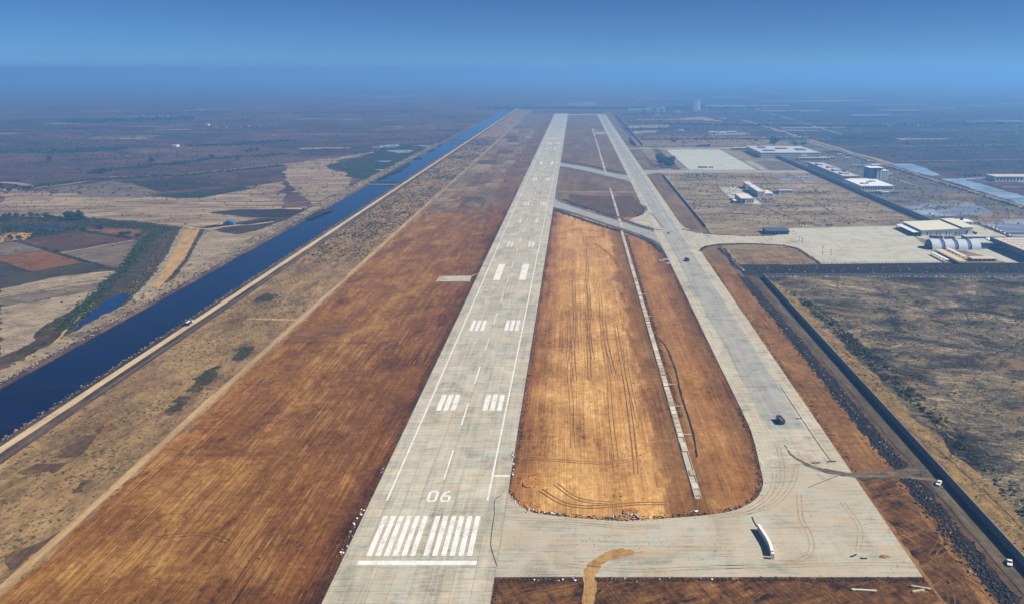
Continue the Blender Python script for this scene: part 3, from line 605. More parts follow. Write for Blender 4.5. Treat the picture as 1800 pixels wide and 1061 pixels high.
for X0, Y0, X1, Y1, w_ in ((200, 2600, 1500, 2750, 8), (300, 3100, 1900, 2900, 9), (180, 3900, 2600, 4100, 14), (700, 1350, 1300, 1280, 7), (690, 1750, 1500, 1900, 8), (650, 2100, 1700, 2300, 9), (800, 2500, 900, 4200, 9), (-420, 2500, -2000, 2750, 9), (-380, 3300, -2400, 3500, 12)):
    ribbon('country_road', smooth_line([(X0, Y0), (X0*0.6+X1*0.4, Y0*0.6+Y1*0.4+random.uniform(-40, 40)), (X1, Y1)], 12), w_, 0.56, m_pale_field, wob=1, kind='structure')
ribbon('verge_ditch', smooth_line([(130.9,824.5),(131.4,853.6),(142.4,877.9),(163.3,890.5),(194.6,892.9),(228.3,884.7),(239.0,871.2),(242.3,838.9),(242.2,789.8),(163.1,769.8),(158.0,821.5),(155.3,871.2)]), 3.4, 0.262, m_ditch, wob=0.4, kind='structure')
ribbon('verge_ditch', smooth_line([(-26.9,1194.8),(-12.9,1155.5),(12.2,1110.9),(34.3,1074.5),(55.0,1037.5)]), 7, 0.20, m_ditch, wob=0.6, kind='structure')
ribbon('verge_ditch', smooth_line([(-29.6,1125.1),(-12.2,1091.6),(16.2,1036.2),(41.0,988.3),(57.7,957.9)]), 6, 0.20, m_ditch, wob=0.6, kind='structure')
ribbon('verge_ditch', smooth_line([(60.2,960.9),(74.4,926.5),(85.2,889.2),(91.4,847.5)]), 3, 0.20, m_ditch, wob=0.4, kind='structure')
ribbon('verge_ditch', smooth_line([(-33.7,1753.8),(-13.1,1734.8),(26.4,1674.2),(65.4,1590.7),(90.7,1544.3)]), 8, 0.20, m_ditch, wob=0.8, kind='structure')
# pale trails on the eastern plain
for pts in ([(215.7,608.9),(216.8,598.8),(216.3,586.5)], [(244.9,591.4),(246.1,579.4),(247.5,566.8)], [(267.0,606.4),(272.4,601.3),(277.0,591.4)], [(201.8,466.0),(201.3,440.5),(196.3,406.7),(198.3,391.5)], [(180.4,428.7),(179.9,404.1),(182.4,389.1),(185.8,375.0),(187.1,353.4),(188.3,328.4),(187.9,304.7)], [(193.8,630.3),(195.4,612.5),(197.0,601.2)], [(200.1,475.0),(199.7,450.7),(199.3,422.6),(202.4,408.0)]):
    _z[0] += 0.003
    ribbon('trail', smooth_line(pts), 1.8, _z[0], m_yellow_verge, wob=0.5, kind='structure')

# ---------------------------------------------------------------- runway with slabs and paint
RX0, RX1 = -91.5, -30.6
rw = sheet('runway', rect(RX0, RX1, 150, 3738), 0.262, m_runway_bed, skirt=0.6, kind='structure')
LW = (RX1-RX0)/8
def slab_data(lx, ly, g=0.13):
    v, f = boxv(g/2, lx-g/2, g/2, ly-g/2, 0, 0.05); return v, f[1:]
sv, sf = slab_data(LW, 7.5); slab_me = mesh('concrete_slab', sv, sf, m_slab)
for j in range(37):
    for i in range(8):
        o = link('concrete_slab', slab_me, rw, (RX0+i*LW, 255+7.5*j, 0.250+random.uniform(-0.003, 0.003)))
mb = MB()
for yy0, yy1, ly in ((150, 255, 7.5), (532.5, 3738, 15.0)):
    y = yy0
    while y < yy1-0.1:
        l = min(ly, yy1-y); v, f = slab_data(LW, l)
        for i in range(8): mb.add([(a+RX0+i*LW, b+y, c+0.250) for a, b, c in v], f)
        y += l
mb.build('slab_paving', m_slab, rw, kind='stuff')
PZ = 0.309
def mark(name, poly, m=None): return sheet(name, poly, PZ, m or m_paint, parent=rw)
CX = -61.7
mark('threshold_bar', rect(-85, -38.4, 279.3, 282.2))
for k in range(6):
    mark('threshold_stripe', rect(-82.8+k*3.46, -80.7+k*3.46, 285.6, 315.8))
for k in range(6):
    mark('threshold_stripe', rect(-60.2+k*3.46, -58.1+k*3.46, 285.6, 315.8))
def stroke(name, pts, w, closed=False):
    n = len(pts); L = []; Q = []
    for i, p in enumerate(pts):
        a = pts[i-1] if (i or closed) else None; b = pts[(i+1) % n] if (i < n-1 or closed) else None
        def nrm(u, v_):
            d = math.hypot(v_[0]-u[0], v_[1]-u[1]); return (-(v_[1]-u[1])/d, (v_[0]-u[0])/d)
        if a is None: m_ = nrm(p, b); k = 1
        elif b is None: m_ = nrm(a, p); k = 1
        else:
            n1, n2 = nrm(a, p), nrm(p, b); m_ = (n1[0]+n2[0], n1[1]+n2[1]); d = math.hypot(*m_); m_ = (m_[0]/d, m_[1]/d)
            k = 1/max(0.4, m_[0]*n1[0]+m_[1]*n1[1])
        L.append((p[0]+m_[0]*w/2*k, p[1]+m_[1]*w/2*k, PZ)); Q.append((p[0]-m_[0]*w/2*k, p[1]-m_[1]*w/2*k, PZ))
    v = L+Q; f = [(i, n+i, n+(i+1) % n, (i+1) % n) for i in range(n if closed else n-1)]
    obj(name, v, f, m_paint, rw)
W0 = 1.15
x0, x1, yb, yt, c = -66.0, -62.5, 328.4, 337.2, 1.0
stroke('digit_zero', [(x0,yb+c),(x0,yt-c),(x0+c*.8,yt),(x1-c*.8,yt),(x1,yt-c),(x1,yb+c),(x1-c*.8,yb),(x0+c*.8,yb)], W0, True)
x0, x1, ym = -60.1, -56.6, 333.2
stroke('digit_six', [(x1-0.2,yt-0.1),(x0+1.9,yt-0.3),(x0+0.5,yt-2.4),(x0,yb+3.2),(x0,yb+c),(x0+c*.8,yb),(x1-c*.8,yb),(x1,yb+c),(x1,ym-c),(x1-c*.8,ym),(x0+0.65,ym)], W0)
for x in (-84.2, -39.2):
    for a, b in ((329, 900), (900, 1800), (1800, 3720)): mark('edge_line', rect(x-0.42, x+0.42, a, b-0.0 if b == 3720 else b-0.3), m_paint if a < 800 else m_paint_faded)
y = 349.0
while y < 3600:
    mark('centreline_dash', rect(CX-0.4, CX+0.4, y, y+30.5), m_paint if y < 480 else m_paint_faded); y += 61.2
def bars(y0, y1, groups):
    for gx, nb, w, p in groups:
        for k in range(nb): mark('touchdown_bar', rect(gx+k*p, gx+k*p+w, y0, y1), m_paint if y0 < 700 else m_paint_faded)
bars(430, 453.5, [(-78.8, 3, 2.7, 4.1), (-52.5, 3, 2.7, 4.1)])
bars(578, 604, [(-78.4, 3, 2.6, 4.0), (-52.6, 3, 2.6, 4.0)])
for gx in (-75.4, -51.7): mark('aiming_point_bar', rect(gx, gx+6.1, 730, 793))
bars(877, 905, [(-75.2, 2, 2.6, 4.0), (-51.7, 2, 2.6, 4.0)])
bars(1023, 1052, [(-71.2, 1, 2.6, 4.0), (-50.2, 1, 2.6, 4.0)])
bars(1160, 1195, [(-74.6, 3, 1.9, 3.2), (-50.2, 3, 1.9, 3.2)])
bars(1430, 1480, [(-74, 2, 2.4, 4.0), (-51, 2, 2.4, 4.0)])
bars(1690, 1750, [(-73, 1, 5, 4.0), (-50, 1, 5, 4.0)])
bars(2010, 2070, [(-74, 2, 2.4, 4.0), (-51, 2, 2.4, 4.0)])
bars(2180, 2230, [(-74, 3, 2.4, 4.0), (-51, 3, 2.4, 4.0)])
mark('cross_line', rect(-83.5, -40, 2360, 2376))
mark('cross_line', rect(-83.5, -40, 3690, 3712))
mark('side_line', rect(-38.6, -31.2, 351.5, 353.0))

m_whitewall_ = plain('white kerb stone', (0.70, 0.68, 0.64), 0.85)
m_cover_ = plain('pale drain concrete', (0.46, 0.42, 0.34), 0.9)
ORD_ = ['%s' % w_ for w_ in 'first second third fourth fifth sixth seventh eighth ninth tenth eleventh twelfth thirteenth fourteenth fifteenth sixteenth seventeenth eighteenth nineteenth twentieth'.split()]+['twenty-'+w_ for w_ in 'first second third fourth fifth sixth seventh eighth ninth'.split()]
# taxiways
island_edge = [(-32.9,352.8),(-30.7,351.5),(-31.2,346.7),(-30.8,337.5),(-27.8,330.5),(-23.9,323.7),(-18.5,318.8),(-14.3,317.2),(-5.0,315.2),(6.6,313.2),(14.9,312.1),(21.5,311.6),(33.1,312.7),(45.8,314.8),(56.0,316.4),(65.7,318.8),(72.1,321.7),(78.3,327.1),(82.4,332.2),(85.7,339.3),(87.6,344.9),(88.6,350.5),(89.8,362.3),(92.0,381.4),(93.9,402.4),(94.3,433.7)]
end_poly = [(-30.55,271.5),(132,271.5),(132.3,362)]+island_edge[:-3][::-1]+[(-30.55,346)]
sheet('end_taxiway', end_poly, 0.283, m_end, skirt=0.6, kind='structure')
tw_poly = [island_edge[-4],(132.3,362),(132.6,420),(133.6,900),(132,1000),(131,1800),(132,3690),(96,3690),(96,1500),(94.5,1100),(95,800),(94.3,520)]+island_edge[-3:][::-1]
tw = sheet('taxiway', tw_poly, 0.285, m_taxi, skirt=0.6, kind='structure')
sheet('centre_lane', [(103.5,405),(123.8,405),(123.8,1500),(122,3680),(107,3680),(104,1500)], 0.290, m_taxi_center, parent=tw)
for k in range(150):
    y = 960+k*18
    sheet('taxi_dash', rect(117.5, 118.3, y, y+6), 0.295, m_paint, parent=tw)
sheet('link_taxiway', [(-30.5,3640),(96,3640),(96,3690),(-30.5,3690)], 0.275, m_taxi, skirt=0.5, kind='structure')

# rapid exit taxiways: light centre, dark shoulders
def exit_tw(up, lo, ds):
    up = smooth_line(up, 5); lo = smooth_line(lo, 5)
    e = sheet('exit_taxiway', up+lo[::-1], 0.270, m_exit, skirt=0.5, kind='structure')
    ribbon('shoulder', lo, ds, 0.276, m_shoulder, parent=e)
    ribbon('shoulder', up, ds*0.9, 0.277, m_shoulder, parent=e)
    return e
exit_tw([(-30.1,1302.2),(-28.8,1256.1),(-26.3,1220.5),(-17.4,1187.6),(9.7,1129.9),(32.1,1084.1),(57.6,1041.0),(78.6,996.5),(98.9,965.7),(111.5,966.9)], [(-31.4,1144.7),(-12.5,1114.8),(16.6,1058.5),(41.7,1007.5),(60.9,972.9),(76.2,934.9),(88.3,899.5),(94.4,857.0),(98.2,845.2)], 6.5)
exit_tw([(-31.7,1734.8),(-12.9,1704.0),(26.0,1645.5),(64.4,1564.6),(89.3,1519.7),(107.1,1519.7)], [(-31.8,1654.0),(-12.3,1625.9),(27.6,1554.4),(61.1,1481.8),(82.0,1441.3),(97.8,1382.5)], 12)
sheet('exit_fillet', [(77.2,1060.0),(88.7,1080.4),(95.6,1107.0),(94.3,1073.0),(98.6,1010.7),(114.0,979.0),(100.8,985.2),(85.1,1004.2),(69.8,1041.0)], 0.268, m_taxi, skirt=0.4, kind='structure')
sheet('paved_pad', [(93.2,1155.5),(100.8,1158.1),(100.1,1118.7),(95.3,1114.8)], 0.300, m_shoulder, skirt=0.4, kind='structure')
ribbon('kerb_line', smooth_line([(-28.8,1133.9),(2.2,1081.6),(32.6,1026.3),(58.0,975.1),(76.5,944.9),(90.8,904.8),(101.0,857.3)]), 0.9, 0.283, m_ditch, kind='structure')
ribbon('kerb_line', smooth_line([(50.3,1081.6),(66.0,1038.7),(84.0,988.6),(97.4,953.4),(107.7,932.6)]), 0.9, 0.284, m_ditch, kind='structure')
ribbon('kerb_drain', smooth_line([(59.4,1059.1),(69.9,1030.0),(84.6,995.4),(95.8,979.5),(108.0,972.9)]), 3.2, 0.286, m_ditch, wob=0.2, kind='structure')
ribbon('kerb_line', smooth_line([(97.3,1109.2),(103.0,1081.6),(105.4,1036.2),(107.1,988.6)]), 1.2, 0.294, m_mid_dark, kind='structure')
for k, p in enumerate(smooth_line([(62.5,1053.9),(73.8,1023.9),(86.7,995.4),(98.1,981.8),(106.8,975.1)], 7)):
    if random.random() < 0.75: obj('kerb_stone', *boxv(-0.9, 0.9, -0.6, 0.6, 0, 0.35), m_whitewall_, loc=(p[0], p[1]+random.uniform(-0.6, 0.6), 0.288), rz=random.gauss(0, 0.2), label=ORD_[k]+' white kerb stone from the left beside the exit taxiway drain', category='kerb stone', group='white kerb stones by the exit taxiway')
ribbon('side_drain', smooth_line([(160.9,866.1),(160.4,825.4),(161.0,794.2),(162.3,766.5)]), 1.6, 0.270, m_cover_, wob=0.1, kind='structure')
# link to the apron, aprons
link_poly = [(132.9,1029.1),(134.0,990.4),(139.0,969.5),(157.1,949.4),(198.6,939.7),(228.5,939.7),(254.1,959.4),(259.6,985.1),(271.7,990.4)]+[(290.5,858.0)]+[(244.1,792.6),(240.9,811.7),(241.8,847.2),(239.8,874.5),(228.6,885.9),(195.6,897.6),(159.2,894.0),(140.1,877.9),(131.8,858.0),(129.6,834.7),(130.5,821.5)]
sheet('apron_link', link_poly, 0.272, m_taxi, skirt=0.5, kind='structure')
sheet('apron', [(259.0,983.0),(402,1003),(378,843),(372,800),(245.1,794.4),(244.7,858.0)], 0.281, m_apron, skirt=0.5, kind='structure')
sheet('apron', rect(221, 351, 1592, 2020), 0.281, m_apron_far, skirt=0.5, kind='structure')
sheet('apron_strip', [(358,1592),(373,1592),(373,1760),(358,1760)], 0.281, m_taxi_center, skirt=0.5, kind='structure')
sheet('apron_link', [(130,1520),(150,1545),(222,1548),(440,1548),(440,1585),(130,1590)], 0.270, m_exit, skirt=0.5, kind='structure')
sheet('apron_link', [(130,2040),(440,2040),(440,2060),(130,2062)], 0.270, m_exit, skirt=0.5, kind='structure')
sheet('island_path', [(-30.5,1290),(95,1290),(95,1300),(-30.5,1300)], 0.245, m_pale_field, kind='structure')
sheet('island_path', [(62,2000),(95,2000),(95,2016),(62,2016)], 0.245, m_pale_field, kind='structure')
sheet('island_path', [(62,2520),(95,2520),(95,2620),(62,2620)], 0.245, m_exit, kind='structure')
# small concrete pad west of the runway
pad = sheet('concrete_pad', [(-127.2,724.8),(-126.4,744.1),(-96.7,746.2),(-96.1,724.8)], 0.30, m_taxi, skirt=0.5, kind='structure')
sheet('pad_patch', [(-115.9,733.0),(-115.2,739.9),(-107.6,739.9),(-107.8,733.0)], 0.306, m_slab, parent=pad)
ribbon('path', smooth_line([(-96.4,744.1),(-93.0,752.6),(-86.0,751.2)]), 1.4, 0.27, m_bank_road, kind='structure')
# dirt on the end taxiway
ribbon('dirt_track', smooth_line([(27.7,288.4),(21.8,287.6),(17.2,287.2),(12.0,284.2),(7.7,279.6),(5.5,273.2),(5.2,264.7),(4.7,253.2)]), [0.6]*5+[4.5]*4+[6.5]*8+[5.2]*12+[4.6]*12+[4.2]*2, 0.300, m_sand, wob=0.3, kind='structure')
ribbon('dirt_track', smooth_line([(107.5,385.5),(108.0,375.0),(113.2,363.9),(120.3,357.5),(131.7,353.4),(147.4,353.8),(159.1,356.5),(169.9,361.3)]), [0.8]*6+[1.5]*6+[3.2]*6+[4.6]*6+[5.5]*6+[6]*13, 0.302, m_dark_track, wob=0.3, skirt=0.3, kind='structure')
ribbon('dirt_track', smooth_line([(146.9,352.4),(156.3,351.8),(165.0,349.3),(169.2,345.8),(170.4,339.6)]), 4.0, 0.296, m_dark_track, wob=0.3, skirt=0.3, kind='structure')
def bm_heap(name, label, x, y, rx, ry, h, m, n=22):
    'rough earth mound'
    v = [(0, 0, h)]; f = []
    for i in range(1, 6):
        for k in range(n):
            a = 6.2832*k/n; t = i/5; j = 1+random.gauss(0, 0.10)
            v.append((rx*t*math.cos(a)*j, ry*t*math.sin(a)*j, max(-0.05, h*(1-t)**0.8*(1+random.gauss(0, 0.12)))-(0.3 if i == 5 else 0)))
    for k in range(n): f.append((0, 1+k, 1+(k+1) % n))
    for i in range(4):
        for k in range(n): f.append((1+i*n+k, 1+(i+1)*n+k, 1+(i+1)*n+(k+1) % n, 1+i*n+(k+1) % n))
    return obj(name, v, f, m, loc=(x, y, 0.1), label=label, category='earth mound')
p = (-21.4,348.6); bm_heap('earth_mound', 'low orange earth mound at the island corner beside the runway', *p, 7, 8, 1.3, m_mound)
p = (-20.1,325.1); bm_heap('earth_mound', 'small bright orange earth heap beside the curving taxiway edge', *p, 5.5, 3.2, 1.2, m_mound)
p = (24.0,319.6); bm_heap('earth_mound', 'brown earth heap with white rubble at the foot of the island', *p, 4.0, 3.0, 1.2, m_mound)
p = (19.1,313.7); bm_heap('earth_mound', 'tiny red-brown soil heap on the pavement edge', *p, 2.3, 1.6, 0.8, m_mound)
p = (122.4,284.9); o = bm_heap('sand_heap', 'small tan sand heap near the pad corner', *p, 2.6, 1.4, 0.7, m_sand); o.location.z = 0.28

# ragged edges: clods and broken concrete along pavements
edge_l = [(-93.2, 150+k*20) for k in range(60)]; edge_r = [(-28.8, 360+k*20) for k in range(40)]
P = np.concatenate([strip_pts(edge_l, 6500, 3.2), strip_pts(edge_r, 4600, 3.4)])
rocks('earth_clods', P, 0.08, 0.45, m_clod, 0.0, label='dark earth clods along the runway edges', category='clods', kind='stuff')
P = np.concatenate([strip_pts([(x-0.3, y+1.6) for x, y in island_edge], 2600, 3.6), strip_pts([(93.2, 520+20*k) for k in range(20)], 1500, 3.0), strip_pts([(134.8, 350+20*k) for k in range(25)], 1500, 3.0)])
rocks('earth_clods', P, 0.08, 0.5, m_clod, 0.0, label='dark earth clods round the taxiway island edge', category='clods', kind='stuff')
P = np.concatenate([strip_pts([(-30, 270.2), (132, 270.2)], 2200, 2.6), strip_pts([(-29.6, 150), (-29.6, 270)], 700, 1.6)])
rocks('earth_clods', P, 0.08, 0.5, m_clod, 0.0, label='dark rubble along the near end of the taxiway', category='clods', kind='stuff')
P = np.concatenate([strip_pts([(-29.3,333.1),(-20.4,321.2),(-11.8,318.8),(-5.0,317.2)], 60, 1.6), strip_pts([(13.3,314.8),(23.5,317.2),(28.3,315.2)], 110, 2.2), strip_pts([(-31.3,379.2),(-29.4,352.4)], 30, 1.0), strip_pts([(-92.6, 285), (-93.2, 322)], 34, 2.4), strip_pts([(-92.3, 345), (-93, 362)], 10, 1.5), strip_pts([(-20, 270), (60, 270)], 40, 1.5), strip_pts([(48.0,318.8),(53.3,320.4)], 20, 1)])
rocks('concrete_rubble', P, 0.12, 0.75, m_debris, 0.15, label='white broken concrete lumps scattered on the pavement edges', category='rubble', kind='stuff')
P = np.concatenate([strip_pts([(157, 100), (157, 742)], 9000, 6.5), strip_pts([(152, 260), (152.5, 735)], 700, 4)])
P = P[~((P[:, 1] > 350) & (P[:, 1] < 362))]
rocks('rubble_bank', P, 0.10, 0.7, m_rock, 0.1, 0.8, label='long bank of black rock rubble beside the gravel road', category='rubble', kind='stuff')
P = strip_pts([(-298.4, 100), (-298.4, 3000)], 7000, 4.2)
rocks('bank_stones', P, 0.2, 0.9, stone('bank stones', (0.16, 0.125, 0.085)), 0.35, label='brown stones along the canal bank by the pale road', category='stones', kind='stuff')
P = strip_pts([(-355.5, 100), (-355.5, 3000)], 7000, 6.0)
rocks('bank_stones', P, 0.25, 1.1, stone('west bank stones', (0.20, 0.165, 0.13)), 0.05, label='pale brown stones along the far canal bank', category='stones', kind='stuff')
P = np.concatenate([poly_points(rect(-205, -95, 150, 900), 1500), poly_points(rect(-24, 88, 330, 900), 900)])
rocks('soil_lumps', P, 0.10, 0.45, m_clod, 0.0, label='small soil lumps scattered over the bare brown fields', category='clods', kind='stuff')
P = poly_points([(-28,272),(130,272),(130,330),(-28,312)], 420, 0.5, 6)
rocks('grit', P, 0.06, 0.22, m_clod, 0.29, label='dark grit scattered over the end taxiway', category='grit', kind='stuff')

# tyre tracks on the pavement and the loose earth
def tyre(pts, m, w=0.5, gap=2.0, z=0.304, n=6):
    L_ = smooth_line(pts, n)
    for s_ in (-1, 1):
        A, B_ = ribbon_pts(L_, gap); Q = A if s_ < 0 else B_
        ribbon('tyre_track', Q, w, z+0.002*(s_ > 0), m, wob=0.06, kind='structure')
m_trk = soil('rubbed tyre marks', [(0, (0.22, 0.20, 0.165)), (0.5, (0.34, 0.31, 0.25)), (1, (0.45, 0.41, 0.33))], 1, 1.5, 6, 6, 0.0, 0.05, 0.1, off=61)
m_trk2 = soil('pale tyre ruts', [(0, (0.05, 0.027, 0.012)), (0.5, (0.13, 0.07, 0.028)), (1, (0.25, 0.14, 0.06))], 1, 2, 6, 6, 0.0, 0.1, 0.1, off=63)
for pts in ([(67.6,316.5),(75.6,321.3),(83.5,328.4),(90.6,339.6),(95.3,355.5)], [(69.2,315.3),(79.2,321.3),(88.9,332.1),(95.3,343.4),(100.2,359.6),(103.5,381.9)], [(58.5,314.5),(69.5,317.0),(79.9,320.5),(90.8,328.4),(101.5,345.4),(108.2,363.9)], [(79.5,281.0),(87.8,282.4),(94.6,289.5),(97.1,301.6),(97.1,314.5),(101.8,335.8)], [(52.7,278.3),(68.5,278.0),(84.4,278.6),(92.6,279.4),(113.4,279.9),(132.3,279.4)],
            [(-34.5,314.9),(-20.2,312.9),(-3.5,311.7),(12.9,309.4),(25.2,307.5),(35.8,307.7)], [(-24.2,311.3),(-7.6,310.5),(8.8,308.6),(21.0,306.3),(35.7,306.7)], [(119.0,328.4),(119.9,314.5),(119.3,304.7),(113.4,289.5)], [(-4.5,279.6),(20.8,275.7),(43.3,277.0),(66.0,278.3)]):
    tyre(pts, m_trk, 0.45, 1.9, 0.300)
for pts in ([(135.9,255.4),(139.9,267.7),(140.5,278.3),(141.1,285.2),(150.8,298.5),(155.1,314.5),(151.8,328.4),(143.1,339.6)], [(144.8,255.4),(145.6,270.3),(144.1,281.0),(144.9,286.7),(152.8,295.5),(156.6,307.9),(154.7,317.9)], [(152.1,255.4),(150.6,267.7),(144.9,275.6),(141.9,279.6),(134.7,275.6)], [(135.7,345.4),(141.8,335.8),(150.0,328.4),(153.3,314.5),(152.8,295.5),(155.6,278.3)],
            [(5.6,255.4),(10.1,264.7),(20.4,269.5),(34.8,267.1)], [(-24.0,255.4),(-20.9,261.7),(-10.3,264.7),(0.5,267.0)], [(60.1,255.4),(73.4,265.2),(83.2,267.7),(92.4,262.7),(94.7,255.4)]):
    tyre(pts, m_trk2, 0.6, 2.3, 0.120)

m_rut = soil('wheel ruts in tan earth', [(0, (0.13, 0.058, 0.018)), (0.5, (0.25, 0.124, 0.04)), (1, (0.38, 0.215, 0.08))], 1, 6, 9, 20, 0.0, 0.15, 0.1, off=65, g=(1.05, 1.02, 0.95))
m_rut_pale = soil('pale wheel ruts', [(0, (0.20, 0.095, 0.032)), (0.5, (0.34, 0.19, 0.07)), (1, (0.50, 0.31, 0.13))], 1, 6, 9, 20, 0.0, 0.15, 0.1, off=67, g=(1.05, 1.02, 0.95))
m_rut_f = soil('wheel ruts in brown earth', [(0, (0.10, 0.042, 0.013)), (0.5, (0.20, 0.095, 0.032)), (1, (0.34, 0.19, 0.07))], 1, 6, 9, 20, 0.0, 0.15, 0.1, off=69, g=(0.72, 0.6, 0.42))
for k in range(12):
    x = random.uniform(-20, 36); y0 = random.uniform(335, 600); pts = [(x+random.gauss(0, 0.8), y0+60*i) for i in range(random.randint(3, 7))]
    tyre(pts, random.choice([m_rut, m_rut_pale]), 0.35, 2.1, 0.232, 4)
for pts in ([(-16.0,339.3),(-5.2,327.1),(6.8,323.7),(24.0,326.2),(41.3,327.1)], [(-28.0,372.7),(-1.9,367.5),(19.0,366.4),(32.6,370.6)], [(-9.0,344.9),(1.7,330.5),(17.2,327.1)], [(-25.7,947.8),(6.6,982.3),(34.5,959.1)], [(22.2,895.1),(39.2,821.5),(44.2,744.1)], [(-13.5,847.7),(5.8,856.8),(29.7,875.6)]):
    tyre(pts, random.choice([m_rut, m_rut_pale]), 0.5, 2.1, 0.236, 5)
for k in range(22):
    x = random.uniform(-200, -100); y0 = random.uniform(230, 850); pts = [(x+random.gauss(0, 0.9), y0+45*i) for i in range(random.randint(2, 6))]
    tyre(pts, m_rut_f, 0.35, 2.2, 0.2, 4)
for pts in ([(-203.8,551.6),(-170.2,551.6),(-131.5,551.6),(-109.3,572.6)], [(-204.7,374.9),(-181.4,374.9),(-145.9,376.0)], [(-173.0,298.8),(-154.4,301.8),(-141.6,296.0)], [(-177.8,804.8),(-143.2,817.2),(-104.9,838.8)]):
    tyre(pts, m_rut_f, 0.5, 2.2, 0.2, 5)

# ---------------------------------------------------------------- walls, fences, drain
def wall_run(label, p0, p1, plen, h, m, thick=0.25, post=True, z=0.0):
    L = math.hypot(p1[0]-p0[0], p1[1]-p0[1]); n = max(1, int(round(L/plen))); pl = L/n
    a = math.atan2(p1[1]-p0[1], p1[0]-p0[0])
    root = empty('boundary_wall', (p0[0], p0[1], z), label, 'wall', rz=a)
    v, f = boxv(0.04, pl-0.04, -thick/2, thick/2, -0.2, h); me = mesh('wall_panel', v, f, m)
    mb = MB().box(-0.16, 0.16, -thick/2-0.08, thick/2+0.08, -0.2, h+0.12); pm = mesh('wall_post', mb.v, mb.f, m)
    for i in range(n):
        link('wall_panel', me, root, (i*pl, 0, 0))
        if post: link('wall_post', pm, root, (i*pl, 0, 0))
    mb = MB().box(0, L, -thick/2-0.06, thick/2+0.06, h+0.003, h+0.14); mb.build('wall_coping', m, root)
    return root
def fence_run(label, pts, sp, h, m=None, rails=2, group=None):
    m = m or m_galv; root = empty('fence', (pts[0][0], pts[0][1], 0), label, 'fence', group)
    ox, oy = pts[0]; mb = MB().cyl((0, 0, h/2), 0.12, 'z', h, 6); pm = mesh('fence_post', mb.v, mb.f, m); rb = MB()
    for (a, b) in zip(pts[:-1], pts[1:]):
        L = math.hypot(b[0]-a[0], b[1]-a[1]); n = max(1, int(L/sp))
        for i in range(n):
            t = i/n; link('fence_post', pm, root, (a[0]+(b[0]-a[0])*t-ox, a[1]+(b[1]-a[1])*t-oy, 0))
        for k in range(rails):
            z = h*(0.93-k*0.4); rb.tube([(a[0]-ox, a[1]-oy, z), (b[0]-ox, b[1]-oy, z)], 0.05, 4)
    rb.build('fence_rail', m, root); return root
wall_run('long grey panel wall in shade beside the gravel road and rubble bank', (174, 205), (174.6, 742), 5.0, 3.9, m_wall)
wall_run('pale panel wall crossing the view in front of the black ditch', (174.9, 744), (520, 746), 4.0, 2.6, m_wall)
wall_run('tall dark wall running past the long hall and tower block', (447, 1012), (447, 1990), 9.0, 6.0, m_gray, 0.4, False)
wall_run('low dark wall between the taxiway verge and the tan plain', (160, 992), (161, 1516), 5.0, 2.4, m_wall, post=False)
wall_run('low wall beside the far taxiway beyond the service road', (174, 2130), (176, 3600), 18.0, 4.0, m_gray, 0.5, False)
fence_run('white-footed fence in front of the tall dark wall', [(433, 1090), (433, 1870)], 6.0, 1.8, m_white)
fence_run('post fence along the near edge of the cream apron', [(246, 797), (372, 797)], 3.0, 2.2, m_steel)
fence_run('post fence on the far side of the black ditch', [(172, 792), (500, 791)], 4.5, 2.4, m_steel)
fence_run('post fence on the near side of the black ditch', [(180, 760), (520, 761)], 4.5, 2.2, m_steel)
fence_run('post fence on the far edge of the cream apron', [(262, 1008), (400, 1008)], 4.0, 1.8, m_steel)
fence_run('curved kerb fence round the grass island by the apron link', [(131.7,849.4),(141.7,873.4),(162.7,887.0),(193.9,889.4),(227.2,880.2),(237.8,866.7),(240.7,834.7),(242.5,794.4)], 3.0, 1.3, m_steel)
fence_run('fence of dark posts above the apron link', [(129.7,979.8),(144.8,956.3),(162.3,946.5),(198.4,938.7),(228.3,938.7),(254.8,962.4)], 4.0, 1.5, m_steel)
fence_run('fence along the near side of the far apron', [(222, 1587), (440, 1588)], 7.0, 2.5, m_steel)
P = np.concatenate([strip_pts([(132.3,853.6),(142.4,877.9),(163.3,890.5),(194.6,892.9),(228.3,884.7),(239.0,871.2),(242.3,838.9),(243.6,794.4)], 900, 3.0), strip_pts([(160.7,868.9),(160.2,821.5),(162.4,771.6)], 260, 2.0), strip_pts([(129.7,979.8),(144.8,956.3),(162.3,946.5),(198.4,938.7),(228.3,938.7),(254.8,962.4)], 500, 2.5), strip_pts([(-9.0,1179.5),(4.8,1154.7),(24.6,1122.7),(55.3,1070.9)], 500, 5), strip_pts([(59.2,1064.7),(80.8,1070.9),(94.5,1109.3),(96.1,1172.1)], 300, 3), strip_pts([(-24.3,1122.7),(0.5,1065.7),(32.1,1001.0),(53.9,969.9)], 700, 7), strip_pts([(74.6,943.4),(85.8,907.5),(93.2,854.6)], 300, 3), strip_pts([(-17.8,1217.7),(9.9,1147.2),(34.9,1091.6),(55.5,1047.9)], 700, 7)])
rocks('stone_pitching', P, 0.3, 1.0, m_rock, 0.05, 0.8, label='black stone pitching round the taxiway turnings', category='stones', kind='stuff')
P = np.concatenate([strip_pts([(175, 770), (520, 770)], 5000, 40)])
rocks('ditch_stones', P, 0.25, 1.0, m_rock, 0.05, 0.8, label='black stones in the wide ditch before the apron', category='stones', kind='stuff')
P = strip_pts([(176, 742.3), (520, 743.6)], 900, 4)
rocks('wall_rubble', P, 0.2, 0.8, m_debris, 0.0, label='white rubble along the foot of the pale panel wall', category='rubble', kind='stuff')

